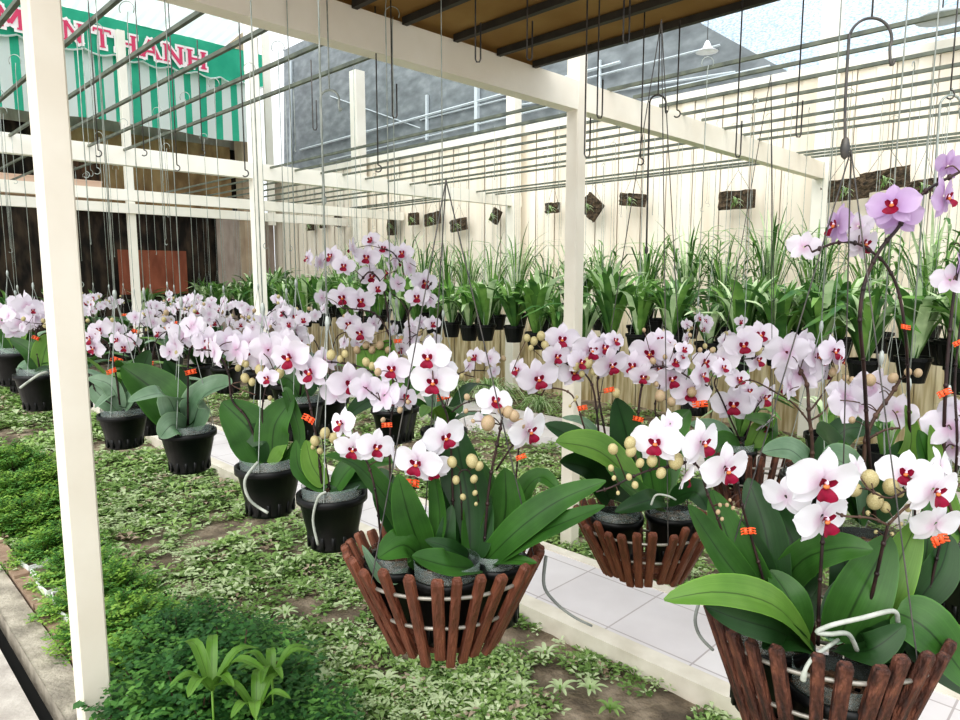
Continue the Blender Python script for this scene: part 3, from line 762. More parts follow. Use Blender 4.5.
R2 = Plant(P(822,680,D2), D2, 'white orchid in front pot of the nearest basket, with a curled silver root')
add_pot(R2.e, P(838,682,D2-.07), .085, .15)
R2.stem([(818,645,-.02),(819,600,-.03),(822,550,-.04),(824,520,-.03)],.0036)
R2.stem([(864,625),(873,590,-.01),(882,550,-.03),(888,525,-.04)],.0038)
R2.stem([(888,525,-.04),(870,518,-.05),(845,516,-.05),(835,512,-.04)],.0026,'stem2')
R2.stem([(888,525,-.04),(905,508,-.05),(922,498,-.06),(918,484,-.05),(890,498,-.04),(866,488,-.04)],.0026,'stem2')
R2.fl(822,481,74,4,-6,-.06,var=0); R2.fl(821,517,68,30,-8,-.05,var=1)
R2.fl(786,497,50,-50,-12,.02,var=2,lip=False); R2.fl(856,470,36,20,20,.02,var=1,lip=False)
R2.fl(905,474,52,-14,14,-.0,var=2); R2.fl(932,490,62,14,-6,-.06,var=0); R2.fl(940,468,46,24,14,.02,var=1,lip=False)
R2.fl(935,524,54,10,-16,.01,var=2,lip=False)
R2.buds([(870,479,21),(855,490,16),(891,487,20),(875,501,20),(885,507,13),(915,501,11),(908,508,9),(899,492,12),(868,513,6),(901,524,5),(876,532,5),(892,534,5)])
R2.clip(939,540,24)
R2.leaf([(770,605,.1),(800,562,.06),(840,548,.0),(873,550,-.03)],36,nrm=(-.1,-.8,.6),m='leaf')
R2.leaf([(838,640,.0),(862,590,.0),(890,536,.04)],56,nrm=(-.2,-.95,.2),m='leaf')
R2.leaf([(828,640,.0),(840,600,.05),(880,560,.08)],40,nrm=(.2,-.9,.4),m='leaf_grey')
R2.leaf([(790,640,.02),(800,590,.08),(812,560,.12)],40,m='leaf_dark')
R2.leaf([(868,625,.03),(890,580,.03),(918,520,.05)],44,nrm=(-.2,-.9,.3),m='leaf_light')
R2.leaf([(862,650,-.02),(885,640,-.05),(900,620,-.05)],34,nrm=(-.4,-.8,.3),m='leaf_dark')
mb = MB(); mb.tube(smooth_pts([P(898,622,D2-.09),P(893,611,D2-.1),P(862,618,D2-.12),P(832,625,D2-.12),P(817,632,D2-.12),P(830,634,D2-.12),P(848,634,D2-.12),P(857,650,D2-.1)],6), .0042, 8)
lnk('aerial_root', mb, M['root'], R2.e, True)
mb = MB(); mb.tube(smooth_pts([P(838,640,D2-.1),P(815,656,D2-.16),P(806,668,D2-.17),P(803,680,D2-.165)],5), [.0035]*12+[.005]*4, 8)
lnk('aerial_root', mb, M['root'], R2.e, True)

R2.leaf([(845,640,.04),(850,590,.08),(838,540,.14)],50,m='leaf_dark'); R2.leaf([(800,640,.0),(790,600,.0),(770,570,.04)],36,m='leaf')
R2.leaf([(835,650,-.02),(870,650,-.1),(905,625,-.1)],30,nrm=(0,-.7,.7),m='leaf_dark'); R2.leaf([(815,650,-.02),(790,640,-.08),(762,648,-.1)],26,nrm=(0,-.6,.8),m='leaf_dark')
R3 = Plant(P(915,650,D2+.05), D2+.05, 'orchid in right pot of the nearest basket, broad leaf sweeping over the rim')
add_pot(R3.e, P(892,625,D2+.08), .07, .15)
R3.stem([(926,610),(934,570),(940,545),(945,525)],.003)
R3.leaf([(896,612,-.1),(930,632,-.14),(975,690,-.16)],48,nrm=(-.25,-.65,.7),m='leaf')
R3.leaf([(900,615,-.08),(935,660,-.1),(990,700,-.08)],36,nrm=(-.25,-.65,.6),m='leaf_dark')
R3.leaf([(915,605,.0),(940,570,.0),(950,535,.02)],34,m='leaf_dark')
R3.leaf([(905,605,.0),(925,560,.05),(930,500,.1)],40,m='leaf')

# --- middle basket
B1 = Plant(P(610,525,D3), D3, 'orchid in left pot of the middle basket, pink-white blooms before the middle post', 'petal_blush')
add_pot(B1.e, P(617,515,D3), .075, .15)
B1.stem([(604,490),(600,450),(597,415),(592,385),(580,370),(560,362),(548,372)],.0036)
B1.stem([(612,490),(606,440),(600,405),(598,378),(612,372)],.0036)
B1.stem([(598,470),(585,430),(572,395),(548,388),(540,395),(525,385),(512,372)],.003,'stem2')
for q in ((562,339,34,-14,4),(590,349,40,2,-6),(610,364,38,8,-8),(538,378,42,-10,-6),(573,372,34,-6,-6),(519,370,26,-60,0),(556,356,30,0,0),(580,362,30,14,-10),(614,341,24,20,10),(603,348,32,20,4)):
    B1.fl(*q, dd=U(-.03,.03))
B1.buds([(527,338,9),(534,341,10),(541,336,11),(545,345,10),(575,366,14),(588,363,13),(594,371,10),(582,374,8),(531,348,7),(575,400,4),(570,406,4),(577,397,4),(616,393,11)])
B1.clip(609,390,13); B1.clip(582,408,13)
B1.leaf([(614,500),(628,450),(616,398)],40,nrm=(0,-1,.15),m='leaf_dark')
B1.leaf([(606,500),(580,445),(545,424)],28,nrm=(.1,-.7,.7),m='leaf_dark')
B1.leaf([(640,490,-.05),(600,452,-.1),(556,442,-.14)],40,nrm=(.2,-.6,.8),m='leaf_light')
B1.leaf([(606,498),(590,430,.05),(562,418,.02)],16,nrm=(.1,-.5,.85),m='leaf_grey')
B1.leaf([(610,500),(590,470,-.04),(560,462,-.08)],30,m='leaf_dark')
B2 = Plant(P(668,525,D3), D3, 'orchid in the right pot of the middle basket, dense pink-white blooms over an orange clip', 'petal_blush')
add_pot(B2.e, P(672,512,D3), .075, .15)
B2.stem([(650,500),(638,460),(638,420),(642,385),(650,368),(672,368),(690,378),(708,386)],.0038)
B2.stem([(672,500),(664,450),(655,410),(660,385)],.003)
for q in ((651,352,42,-4,-4),(634,366,34,-20,-8),(670,378,38,6,-6),(690,392,40,10,-6),(684,349,18,0,0),(669,343,15,-8,0),(681,356,14,10,0),(705,362,26,10,0),(660,340,26,-6,10),(700,376,32,40,0),(643,376,28,-30,-20),(676,362,26,6,8),(722,368,24,16,4),(657,368,30,10,-10)):
    B2.fl(*q, dd=U(-.04,.04))
B2.buds([(647,376,13),(660,396,14),(671,402,11),(692,392,12),(653,361,8),(665,357,6),(676,346,5),(690,345,5),(700,350,6),(656,384,7),(644,330,5),(690,335,5),(712,350,6)],1)
B2.clip(638,419,13); B2.clip(700,404,18)
B2.leaf([(660,495),(668,440,.04),(690,410,.04)],34,m='leaf')
B2.leaf([(655,500),(650,470),(640,430)],34,m='leaf')
B2.leaf([(660,505,-.05),(640,495,-.12),(606,468,-.16)],30,nrm=(.1,-.6,.8),m='leaf')
B2.leaf([(670,500,-.05),(695,492,-.14),(708,510,-.16)],26,m='leaf_dark')
B2.leaf([(665,502,-.05),(650,500,-.16),(615,512,-.2)],20,m='leaf_dark')
mb = MB(); mb.tube(smooth_pts([P(651,505,D3-.2),P(656,495,D3-.2),P(668,496,D3-.2),P(676,500,D3-.2)],5), .003, 6); lnk('aerial_root', mb, M['root'], B2.e, True)

# --- far right-hand basket and the plants behind it
E1 = Plant(P(745,455,D4), D4, 'orchid in the farthest slatted basket, pale blooms with crimson lips above the dark slats', 'petal_blush')
add_pot(E1.e, P(735,448,D4), .075, .14)
E1.stem([(740,440),(722,400),(715,380),(735,362),(755,358)],.0035)
E1.stem([(745,440),(755,410),(762,400)],.003)
for q in ((743,345,36,-6,0),(760,336,34,10,16),(733,404,42,-4,-4),(762,396,40,12,-4),(748,392,26,0,8),(765,424,28,40,-40),(722,362,34,-20,0),(756,360,30,20,-4),(738,380,26,-10,10)):
    E1.fl(*q, dd=U(-.05,.05))
E1.buds([(758,351,10),(770,345,9),(713,350,7),(705,346,6),(728,352,6)])
E1.leaf([(735,450),(715,430),(690,424)],20,m='leaf_grey'); E1.leaf([(748,450),(770,425),(745,418,-.1)],20,m='leaf')
E1.leaf([(740,450),(722,445,-.05),(708,470,-.08)],26,m='leaf'); E1.leaf([(750,450),(760,430),(775,418)],18,m='leaf_light')

E2 = Plant(P(812,470,2.0), 2.0, 'lilac-white orchid seen from behind, blooms turned away above the nearest basket, thick brown stem', 'petal_blush')
add_pot(E2.e, P(812,475,2.0), .085, .14); hanger(E2.e, P(812,475,2.0), .085, 2.66)
E2.stem([(812,470),(812,440),(809,415),(807,385),(800,370)],.006,'stem2')
E2.stem([(811,425),(795,405),(775,392),(750,380),(735,388)],.003,'stem2'); E2.stem([(811,420),(825,410),(838,384)],.003,'stem2'); E2.stem([(809,412),(822,395),(835,372)],.003,'stem2')
for q in ((787,352,46,170,8),(800,374,44,150,-10),(815,358,42,20,10),(800,345,38,200,10),(832,352,36,30,12),(790,386,34,-150,-10),(840,362,28,60,0),(822,372,32,100,0)):
    E2.fl(*q, dd=U(-.05,.05))
E2.buds([(833,372,10),(845,378,8),(852,380,8),(840,396,7)],1)
E2.leaf([(812,470),(790,450),(762,452)],26,m='leaf_grey'); E2.leaf([(812,470),(845,430),(880,432)],26,m='leaf_dark')

D5 = 1.5
E3 = Plant(P(868,520,D5), D5, 'lilac orchid seen from behind, large pale bloom with buds above the blooms at the right', 'petal_blush')
add_pot(E3.e, P(868,540,D5+.1), .085, .14); hanger(E3.e, P(868,540,D5+.1), .085, 2.66)
E3.stem([(862,520),(863,480),(865,445),(868,432),(878,412),(890,396),(900,380)],.005,'stem2'); E3.stem([(866,440),(885,430),(900,428)],.003,'stem2')
for q in ((857,404,52,165,-6),(872,388,46,200,14),(897,412,40,110,-10),(846,396,40,140,10)):
    E3.fl(*q, dd=U(-.03,.03), lip=False)
E3.buds([(893,378,12),(908,372,9),(918,373,10),(852,420,8),(870,380,14)],1)
E3.leaf([(862,520),(832,450,.0),(816,432,-.04)],44,nrm=(.4,-.6,.6),m='leaf_dark'); E3.leaf([(868,520),(905,460),(915,448)],40,nrm=(0,-.9,.4),m='leaf_dark')
E3.leaf([(868,520),(845,480),(840,440)],40,m='leaf'); E3.leaf([(875,520),(910,450),(905,405)],20,m='leaf_light'); E3.leaf([(860,520),(850,470,-.1),(822,455,-.15)],40,m='leaf_grey')
E4 = Plant(P(965,560,D5-.1), D5-.1, 'lilac orchid cut by the right edge, stack of blooms turned away', 'petal_blush')
add_pot(E4.e, P(975,560,D5), .085, .14); hanger(E4.e, P(975,560,D5), .085, 2.66)
E4.stem([(965,540),(948,500),(944,440),(950,420)],.004,'stem2')
for q in ((950,428,50,150,0),(952,447,52,160,-12),(965,437,50,40,0),(958,412,40,170,20)):
    E4.fl(*q, dd=U(-.02,.03), lip=False)
E4.leaf([(960,540),(930,470),(918,430)],30,m='leaf'); E4.leaf([(960,540),(940,490),(930,425)],26,m='leaf_light')

# --- tall purple blooms at the right
D6 = 1.35
T1 = Plant(P(866,560,D6+.2), D6, 'tall orchid at the right with purple-pink blooms facing the camera on arching dark stems', 'petal_purple')
add_pot(T1.e, P(895,560,D6+.3), .085, .14); hanger(T1.e, P(895,560,D6+.3), .085, 2.66)
T1.stem([(875,520,.15),(868,440,.1),(864,370,.05),(860,320),(865,282),(880,250),(898,228),(912,205),(930,188),(960,172)],.0042)
T1.fl(893,206,46,-24,8,-.03,var=0); T1.fl(899,218,40,-8,-10,.0,var=2,lip=False); T1.fl(943,198,44,14,4,-.02,var=2); T1.fl(948,166,34,130,20,.02,var=3,lip=False)
T2 = Plant(P(912,560,D6+.3), D6+.06, 'tall orchid at the right whose arching stem carries pale purple blooms seen from the side', 'petal_purple')
add_pot(T2.e, P(935,552,D6+.45), .085, .14); hanger(T2.e, P(935,552,D6+.45), .085, 2.66)
T2.stem([(915,520,.2),(910,440,.1),(908,375,.05),(905,330),(898,290),(886,265),(872,252),(855,243),(835,243),(812,252)],.0036)
T2.fl(839,226,46,-68,0,-.01,var=0); T2.fl(862,243,40,30,-20,.02,c='petal_blush',var=1); T2.fl(804,247,32,160,0,.02,c='petal_blush',lip=False); T2.fl(858,226,28,170,10,.04,c='petal_blush',lip=False)
T2.clip(905,327,13)
T3 = Plant(P(950,560,D6+.3), D6+.03, 'tall orchid at the right edge with pale lilac blooms cut by the picture edge', 'petal_purple')
add_pot(T3.e, P(990,545,D6+.3), .085, .14); hanger(T3.e, P(990,545,D6+.3), .085, 2.66)
T3.stem([(938,545,.1),(943,470,.05),(945,400),(950,330),(956,280),(962,250)],.004); T3.stem([(950,540,.1),(957,450),(955,380),(962,310)],.003)
T3.fl(950,280,34,150,0,.0,c='petal_blush',lip=False); T3.fl(962,262,40,-150,0,.0,lip=False); T3.fl(965,245,36,30,0,.02)
T3.clip(944,393,17); T3.clip(958,343,13)

# ------------------------------------------------------------ hung black pots with orchids along the bed
def leafset(pl, L):
    for q in L: pl.leaf(q[0], q[1], q[2] if len(q) > 2 else (0,-.75,.65), q[3] if len(q) > 3 else 'leaf')
BZ = 2.655
H1 = Plant(P(330,505,1.75), 1.75, 'orchid in the first black pot left of the central basket, with three pale buds')
add_pot(H1.e, P(332,492,1.75), .088, .145); hanger(H1.e, P(332,492,1.75), .09, BZ)
H1.stem([(322,488),(318,450),(312,415),(306,388),(300,370),(290,360)],.0035); H1.stem([(330,490),(324,450),(322,438)],.002)
H1.stem([(306,388),(322,380),(345,378),(352,377)],.002); H1.stem([(300,366),(320,362),(350,364),(372,372),(380,378)],.0024)
for q in ((291,357,46,-10,0),(312,373,40,-8,-4),(350,383,44,4,-10),(268,378,24,10,-4),(326,360,30,140,0),(336,392,34,170,-10)):
    H1.fl(*q, dd=U(-.03,.03), c='petal_blush')
H1.buds([(325,433,13),(315,441,12),(334,438,13),(331,355,12),(313,447,6),(340,359,8),(320,451,8),(366,362,10),(372,366,9),(345,354,9)])
H1.clip(309,419,17)
leafset(H1, [([(335,490),(355,465),(395,462)],26,(0,-.5,.85)), ([(325,490),(300,470),(296,440)],16), ([(330,490),(365,480),(392,492)],24,(0,-.6,.8),'leaf_dark'), ([(325,485),(312,465),(306,440)],20,(0,-.8,.5),'leaf_light')])
mb = MB(); mb.tube(smooth_pts([P(326,492,1.66),P(318,498,1.65),P(313,520,1.66),P(318,545,1.66)],5), .0035, 7); lnk('aerial_root', mb, M['root'], H1.e, True)
H2 = Plant(P(268,480,1.9), 1.9, 'orchid in second black pot left of the central basket, with broad paired leaves', 'petal_blush')
add_pot(H2.e, P(269,464,1.9), .09, .142); hanger(H2.e, P(269,466,1.9), .092, BZ)
H2.stem([(262,460),(248,420),(232,400),(228,372),(214,352),(196,350)],.0033); H2.stem([(256,395),(232,385),(248,380),(270,370),(285,372)],.002,'stem2')
H2.stem([(268,455),(262,415),(266,385)],.003)
for q in ((252,345,40,-20,0),(236,350,36,150,0),(215,352,38,-30,0),(268,350,40,160,10),(283,345,36,-10,0),(262,362,26,0,0),(228,340,30,-150,0)):
    H2.fl(*q, dd=U(-.05,.05), lip=random.random() < .3)
H2.buds([(260,370,13),(279,373,13),(245,378,11),(252,382,9),(270,398,6),(246,364,8)])
leafset(H2, [([(266,462),(250,430),(222,402)],46,(.2,-.85,.4)), ([(272,462),(275,425),(294,398)],34,(0,-.8,.5)), ([(270,462),(268,440),(240,430)],30,(.2,-.9,.2),'leaf_dark'), ([(265,460),(275,445),(288,435)],30,(0,-.85,.4),'leaf_light'), ([(280,462),(300,440),(288,395),(283,390)],12,(0,-.7,.5))])
mb = MB(); mb.tube(smooth_pts([P(258,462,1.8),P(245,480,1.79),P(250,500,1.8),P(268,513,1.8)],5), .0042, 7); lnk('aerial_root', mb, M['root'], H2.e, True)
H3 = Plant(P(187,445,2.35), 2.35, 'orchid in third black pot left of the central basket, broad leaf leaning left', 'petal_blush')
add_pot(H3.e, P(188,430,2.35), .09, .145); hanger(H3.e, P(188,430,2.35), .09, BZ)
H3.stem([(188,425),(188,385),(190,350),(205,345),(222,358),(230,378),(233,395)],.0035); H3.stem([(190,352),(175,345),(165,352)],.0024)
for q in ((185,335,34,-6,0),(200,346,36,150,0),(210,342,34,-10,0),(176,345,30,-30,0),(192,326,30,160,0),(222,347,30,20,0),(170,352,24,0,0)):
    H3.fl(*q, dd=U(-.06,.06), lip=random.random() < .4)
H3.buds([(178,352,9),(244,362,10),(238,368,8)]); H3.clip(191,372,13)
leafset(H3, [([(186,428),(160,395),(122,366)],44,(.3,-.75,.5)), ([(192,428),(205,395),(232,384,-.1)],38,(0,-.6,.7),'leaf_grey'), ([(180,428),(165,395,-.1),(128,402,-.2)],26,(0,-.5,.8),'leaf_grey'), ([(186,430),(172,425,-.1),(160,438,-.12)],24,(.3,-.8,.4),'leaf_grey'), ([(190,425),(180,385,.1),(165,360,.1)],24,(0,-.9,.2),'leaf_dark')])
H4 = Plant(P(123,430,2.55), 2.55, 'grey-leaved orchid in a black pot just right of the near cream post', 'petal_blush')
add_pot(H4.e, P(123,413,2.55), .085, .13); hanger(H4.e, P(123,413,2.55), .085, BZ)
H4.stem([(120,405),(115,370),(108,345),(95,335)],.0035); H4.stem([(118,408),(98,395),(92,380)],.003,'stem')
for q in ((92,338,26,-10,0),(95,348,24,0,-10),(86,343,22,-30,0),(100,330,22,20,10)): H4.fl(*q, dd=U(-.04,.04))
H4.clip(112,371,13)
leafset(H4, [([(125,410),(140,390),(165,402,-.1)],18,(0,-.5,.8),'leaf_grey'), ([(118,410),(100,395),(92,385)],18,(0,-.7,.5),'leaf_grey'), ([(122,410),(112,395),(95,408,-.1)],12,(0,-.6,.8),'leaf_grey'), ([(126,408),(140,375,.1),(150,350,.1)],26,(0,-.9,.3),'leaf_dark'), ([(122,408),(110,385),(88,378)],16,(0,-.7,.6),'leaf_grey')])
HL = [(40,373,3.5,'orchid in a black pot just left of the near cream post, white root hanging'), (14,352,3.9,'orchid in a black pot at the left edge behind the one by the post')]
for i, (x, y, d, lab) in enumerate(HL):
    q_ = Plant(P(x,y,d), d, lab, 'petal_blush', 0)
    add_pot(q_.e, P(x,y,d), .115, .19); hanger(q_.e, P(x,y,d), .1, BZ)
    q_.stem([(x,y-3),(x-4,y-30),(x-2,y-45),(x+8,y-55)],.005)
    leafset(q_, [([(x,y),(x-8,y-20),(x-30,y-35)],16,(.2,-.8,.5)), ([(x,y),(x+6,y-25),(x+14,y-38)],22,(0,-.9,.3),'leaf_light'), ([(x,y),(x+14,y-12),(x+24,y+5)],18,(0,-.6,.7)), ([(x,y),(x-14,y-8),(x-24,y-2)],14,(0,-.5,.8),'leaf_grey')])
    for k in range(9): q_.fl(x+U(-28,20)+(8 if i else -2), (312 if i else 318)+U(-12,14), U(20,26), U(-60,60), U(-15,15), U(-.1,.1), lip=random.random() < .3)
    q_.clip(x-4,y-35,9)
    if i == 0:
        mb = MB(); mb.tube(smooth_pts([P(48,372,3.35),P(40,374,3.33),P(28,382,3.33),P(20,388,3.33)],5), .007, 6); lnk('aerial_root', mb, M['root'], q_.e, True)

# second and third rows: pots with a head of lilac-white blooms (positions on the garden grid)
def row_orchid(b, a, z, label, group, nfl=10, hs=.42, sp=.16, size=.075, lean=(0,0), nlv=6, seed=0, lips=.5):
    rnd = random.Random(seed); c = G(b,a,z); d = c.y
    pl = Plant(c-Vector((0,0,.15)), d, label, 'petal_blush', 0, group)
    add_pot(pl.e, c, .088, .15, liner=False); hanger(pl.e, c, .09, BZ, ph=rnd.random()*2)
    for s in range(2):
        ang = rnd.uniform(0, 2*PI); q = Vector((math.cos(ang)*sp+lean[0], math.sin(ang)*sp*.6+lean[1], 0))
        top = c+q+Vector((0,0,hs*rnd.uniform(.85,1.1)))
        pp = [c, c+q*.15+Vector((0,0,hs*.5)), c+q*.5+Vector((0,0,hs*.85)), top+q*.5-Vector((0,0,.03))]
        add_stem(pl.e, pp, .003, nodes=False); pl.stems += smooth_pts(pp, 5)
        for k in range(nfl//2):
            t = rnd.uniform(.35,1.05); p = (c+q*.4+Vector((0,0,hs*.78))).lerp(top+q*.7, t)+Vector((rnd.uniform(-.08,.08), rnd.uniform(-.08,.08), rnd.uniform(-.06,.07)))
            yw = rnd.uniform(-1.1,1.1) if rnd.random() < .7 else rnd.uniform(2,4.2)
            add_flower(pl.e, p, size*rnd.uniform(.9,1.15), (math.sin(yw), -math.cos(yw), rnd.uniform(-.3,.2)), 0, 'petal_blush', 0, rnd.randrange(3), rnd.random() < lips)
            qq = min(pl.stems, key=lambda a_: (a_-p).length)
            mb = MB(); mb.tube([qq, p], .0013, 4, cap=False); lnk('flower_stalk', mb, M['stem2'], pl.e)
        for k in range(3): add_bud(pl.e, top+q*.3+Vector((rnd.uniform(-.06,.06),rnd.uniform(-.06,.06),rnd.uniform(-.05,.04))), rnd.uniform(.014,.024), g=k % 2)
    add_clip(pl.e, c+Vector((0,-.01,hs*.5)), .03)
    for k in range(nlv):
        t = 2*PI*k/nlv+rnd.uniform(-.3,.3); L = rnd.uniform(.16,.26); up = rnd.uniform(.5,1.1); dv = Vector((math.cos(t), math.sin(t), 0))
        mt = rnd.choice(['leaf','leaf_light','leaf_grey','leaf_dark'])
        add_leaf(pl.e, [c, c+dv*L*.55+Vector((0,0,L*.6*up)), c+dv*L*1.1+Vector((0,0,L*.55*up))], rnd.uniform(.034,.045), (dv*-.5+Vector((0,0,1))), mt, nu=8, nv=4)
    return pl
sd = 100
for a in (3.0,3.35,3.75,4.4,4.9,5.4,6.0):       # first row goes on behind the near post
    sd += 1; row_orchid(1.0+U(-.08,.08), a, 1.06+U(-.03,.03), 'lilac-white orchid in a hanging pot in the crowded row behind the near post', 'orchids continuing the front row behind the near post', nfl=10, hs=.3, seed=sd, lips=.3)
for a in (2.3,2.65,3.0,3.4,3.8,4.2,4.7,5.2,5.8,6.5):
    sd += 1; row_orchid(1.75+U(-.08,.08), a, 1.06+U(-.03,.03), 'lilac-white orchid in a hanging pot in the second row over the bed', 'orchids of the second row over the bed', nfl=12, hs=.33, seed=sd, lips=.3)
for a in (5.3,5.9,6.6,7.4,8.2):
    sd += 1; row_orchid(2.3+U(-.08,.08), a, 1.05, 'small distant lilac-white orchid in a hanging pot left of the second post', 'distant orchids over the bed', nfl=10, hs=.3, seed=sd, lips=.2)

# taller clump behind the front row, blooms against the back wall
K1 = Plant(P(397,395,2.7), 2.7, 'tall white orchid behind the central blooms, arching dark stems reaching up before the back wall', 'petal_blush')
add_pot(K1.e, P(392,408,2.7), .08, .14); hanger(K1.e, P(392,408,2.7), .08, BZ)
K1.stem([(394,395),(391,350),(388,315),(382,285),(370,272),(360,282)],.0045); K1.stem([(408,395),(410,340),(409,312),(422,296),(432,282)],.004)
K1.stem([(397,395),(392,345),(378,316),(360,310),(342,308)],.004); K1.stem([(409,315),(400,300),(386,290)],.003); K1.stem([(400,262),(392,252),(380,248)],.003)
for q in ((309,258,22,-20,0),(332,257,30,-4,0),(344,266,26,6,-6),(367,257,30,0,0),(371,276,30,4,-6),(377,288,22,10,-14),(384,249,24,0,6),(403,253,26,4,4),(424,282,32,6,0),(417,297,28,-6,-10),(410,268,32,150,0),(390,272,32,170,0),(343,297,34,-2,-4),(361,301,32,4,-6),(349,323,28,0,-10),(361,332,34,6,-8),(353,248,26,160,0),(320,262,24,150,0),(430,300,24,150,0),(395,262,26,-160,8),(371,240,22,0,8),(322,298,22,150,0),(374,324,24,160,0),(398,284,26,150,0)):
    K1.fl(q[0], q[1], q[2]*.86, q[3]*1.6, q[4], dd=U(-.08,.08))
K1.buds([(366,345,9),(380,345,10),(357,350,9),(372,350,9),(388,350,8),(361,340,7)],1); K1.clip(398,341,10)
leafset(K1, [([(397,400),(380,380),(352,384)],26,(0,-.6,.7),'leaf_grey'), ([(397,400),(385,360),(392,340)],24,(0,-.9,.3),'leaf_light'), ([(397,400),(370,400),(345,418)],24,(0,-.6,.7),'leaf_dark'), ([(400,400),(420,380),(450,372)],24,(0,-.7,.6),'leaf'), ([(395,400),(375,375),(362,345)],30,(0,-.9,.3),'leaf_light')])
K2 = Plant(P(300,380,2.6), 2.6, 'slender orchid with small white blooms stacked just right of the second post', 'petal_blush')
add_pot(K2.e, P(300,400,2.6), .09, .15); hanger(K2.e, P(300,400,2.6), .09, BZ)
K2.stem([(300,395),(302,365),(298,340),(290,322),(282,312)],.004)
for q in ((284,313,18,-10,0),(295,317,20,0,0),(289,324,16,0,-10),(294,331,24,0,-6),(300,341,18,6,-10),(303,320,16,20,0),(287,335,18,150,0)): K2.fl(*q, dd=U(-.04,.04))
leafset(K2, [([(300,400),(290,380),(272,376)],22,(0,-.7,.6),'leaf'), ([(300,400),(315,380),(330,380)],22,(0,-.7,.6),'leaf_dark')])

# thin second line of pots between: hidden lower mass behind the centre-left blooms
for (b, a) in ((1.75,1.95),):
    sd += 1; row_orchid(b, a, 1.0, 'lilac-white orchid in a hanging black pot directly behind the central basket', 'orchids directly behind the central basket', nfl=6, hs=.26, seed=sd)
for (b, a) in ((3.4,.3),(3.3,1.7)):
    sd += 1; row_orchid(b, a, 1.02, 'pink-white orchid hanging beyond the path behind the right-hand blooms', 'orchids hanging beyond the path', nfl=12, hs=.3, seed=sd, lips=.7)

# ------------------------------------------------------------ rows of leafy plants in front of the back wall
def GP(px, py, z=0.0):
    u = (px-480)/F_; v = (360-py)/F_; y = CT+v*ST; dz = -ST+v*CT; t = (z-CAMZ)/dz
    return Vector((u*t, y*t, z))
M['strap1'] = leaf_mat('strap_leaf', '#4a7439', '#7ea05c', .45, .3)
M['strap2'] = leaf_mat('strap_leaf_pale', '#93ad86', '#cfdcc4', .45, .3)
M['strap3'] = leaf_mat('strap_leaf_dark', '#2f5530', '#56793f', .45, .25)
def tuft(n, L, w_, spread, seed, mats=(0,1,2), droop=.25, wt=None, nu=6):
    r = random.Random(seed); mb = MB()
    for k in range(n):
        t = r.uniform(0, 2*PI); s = r.uniform(.15,1)*spread; l = L*r.uniform(.6,1.1); dv = Vector((math.cos(t), math.sin(t), 0))
        p0 = dv*.02; p1 = dv*l*s*.45+Vector((0,0,l*.62)); p2 = dv*l*s*(1.0)+Vector((0,0,l*(1-droop*s*2)))
        mb.grid(leaf_fn([p0,p1,p2], w_*r.uniform(.7,1.15), dv*-.6+Vector((r.uniform(-.3,.3),r.uniform(-.3,.3),.8)), .2), nu, 2, r.choice(mats))
    return mb.mesh('foliage', [M['strap1'],M['strap2'],M['strap3']])
BROAD = [tuft(34, .56, .033, .85, 10+i, (0,1,2,0,2,1), .22) for i in range(4)]+[tuft(36, .46, .026, 1.0, 30+i, (0,1,2,2), .3) for i in range(3)]
THIN = [tuft(44, .85, .009, .75, 50+i, (0,1,2), .25, nu=5) for i in range(3)]
SMALLT = [tuft(14, .3, .02, .8, 70+i, (0,1,1,2), .3) for i in range(3)]
rp_ = MB(); rp_.lathe([(0,0),(.07,0),(.098,.135),(.107,.137),(.107,.16),(.096,.16),(.09,.13),(0,.13)], n=18)
ROWPOT = rp_.mesh('pot', M['pot'], False)
def row_hanger(h, r, top):
    mb = MB(); g = Vector((0,0,h+.55))
    for k in range(3): mb.tube([(r*math.cos(k*2.1+.4), r*math.sin(k*2.1+.4), h), g], .0017, 3, cap=False)
    mb.tube([g, (0,0,top)], .0022, 3, cap=False); mb.tube([(.03*math.cos(q*.5), 0, top+.03*math.sin(q*.5)) for q in range(7)], .0024, 3, cap=False)
    return mb.mesh('hanging_wires', M['wire_pale'])
RH = row_hanger(.16, .1, 1.75)
def row_plant(p, fol, label, group, name='hanging_leafy_plant', s=1.0, hang=True):
    e = empty(name, p, label, 'plant', group); link('pot', ROWPOT, e)
    f = link('foliage', fol, e, (0,0,.14)); f.rotation_euler.z = U(0,6.28); f.scale = (s,s,s*U(.9,1.15))
    if hang: link('hanging_wires', RH, e).rotation_euler.z = U(0,6)
    return e
a = -.9
while a < 11.6:
    row_plant(G(4.8+U(-.05,.05), a, .94+U(-.04,.04)), random.choice(BROAD), 'broad strap-leaved plant in a hanging black pot, front row before the cream back wall', 'strap-leaved plants of the front row before the back wall', s=U(.85,1.15))
    a += .29+U(-.04,.04)
a = -.7
while a < 11.4:
    row_plant(G(5.35+U(-.06,.06), a, 1.02+U(-.03,.03)), random.choice(BROAD+SMALLT), 'leafy plant in a hanging black pot, second row before the cream back wall', 'leafy plants of the second row before the back wall', s=U(.85,1.1))
    a += .34+U(-.05,.05)
a = -.5
while a < 9.4:
    row_plant(G(6.15+U(-.08,.08), a, 1.1+U(-.05,.05)), random.choice(THIN), 'thin spiky-leaved plant in a hanging pot close to the cream back wall', 'spiky plants close to the back wall', 'hanging_spiky_plant', s=U(.9,1.2))
    a += .42+U(-.06,.06)
for b in (-1.2,-.4,.3,.9,1.5,2.1,2.7,3.3,3.9,4.4):
    row_plant(G(b, 11.7+U(-.2,.2), .8), random.choice(BROAD), 'leafy plant in a black pot before the dark shop interior', 'leafy plants before the dark shop', s=1.1, hang=False)
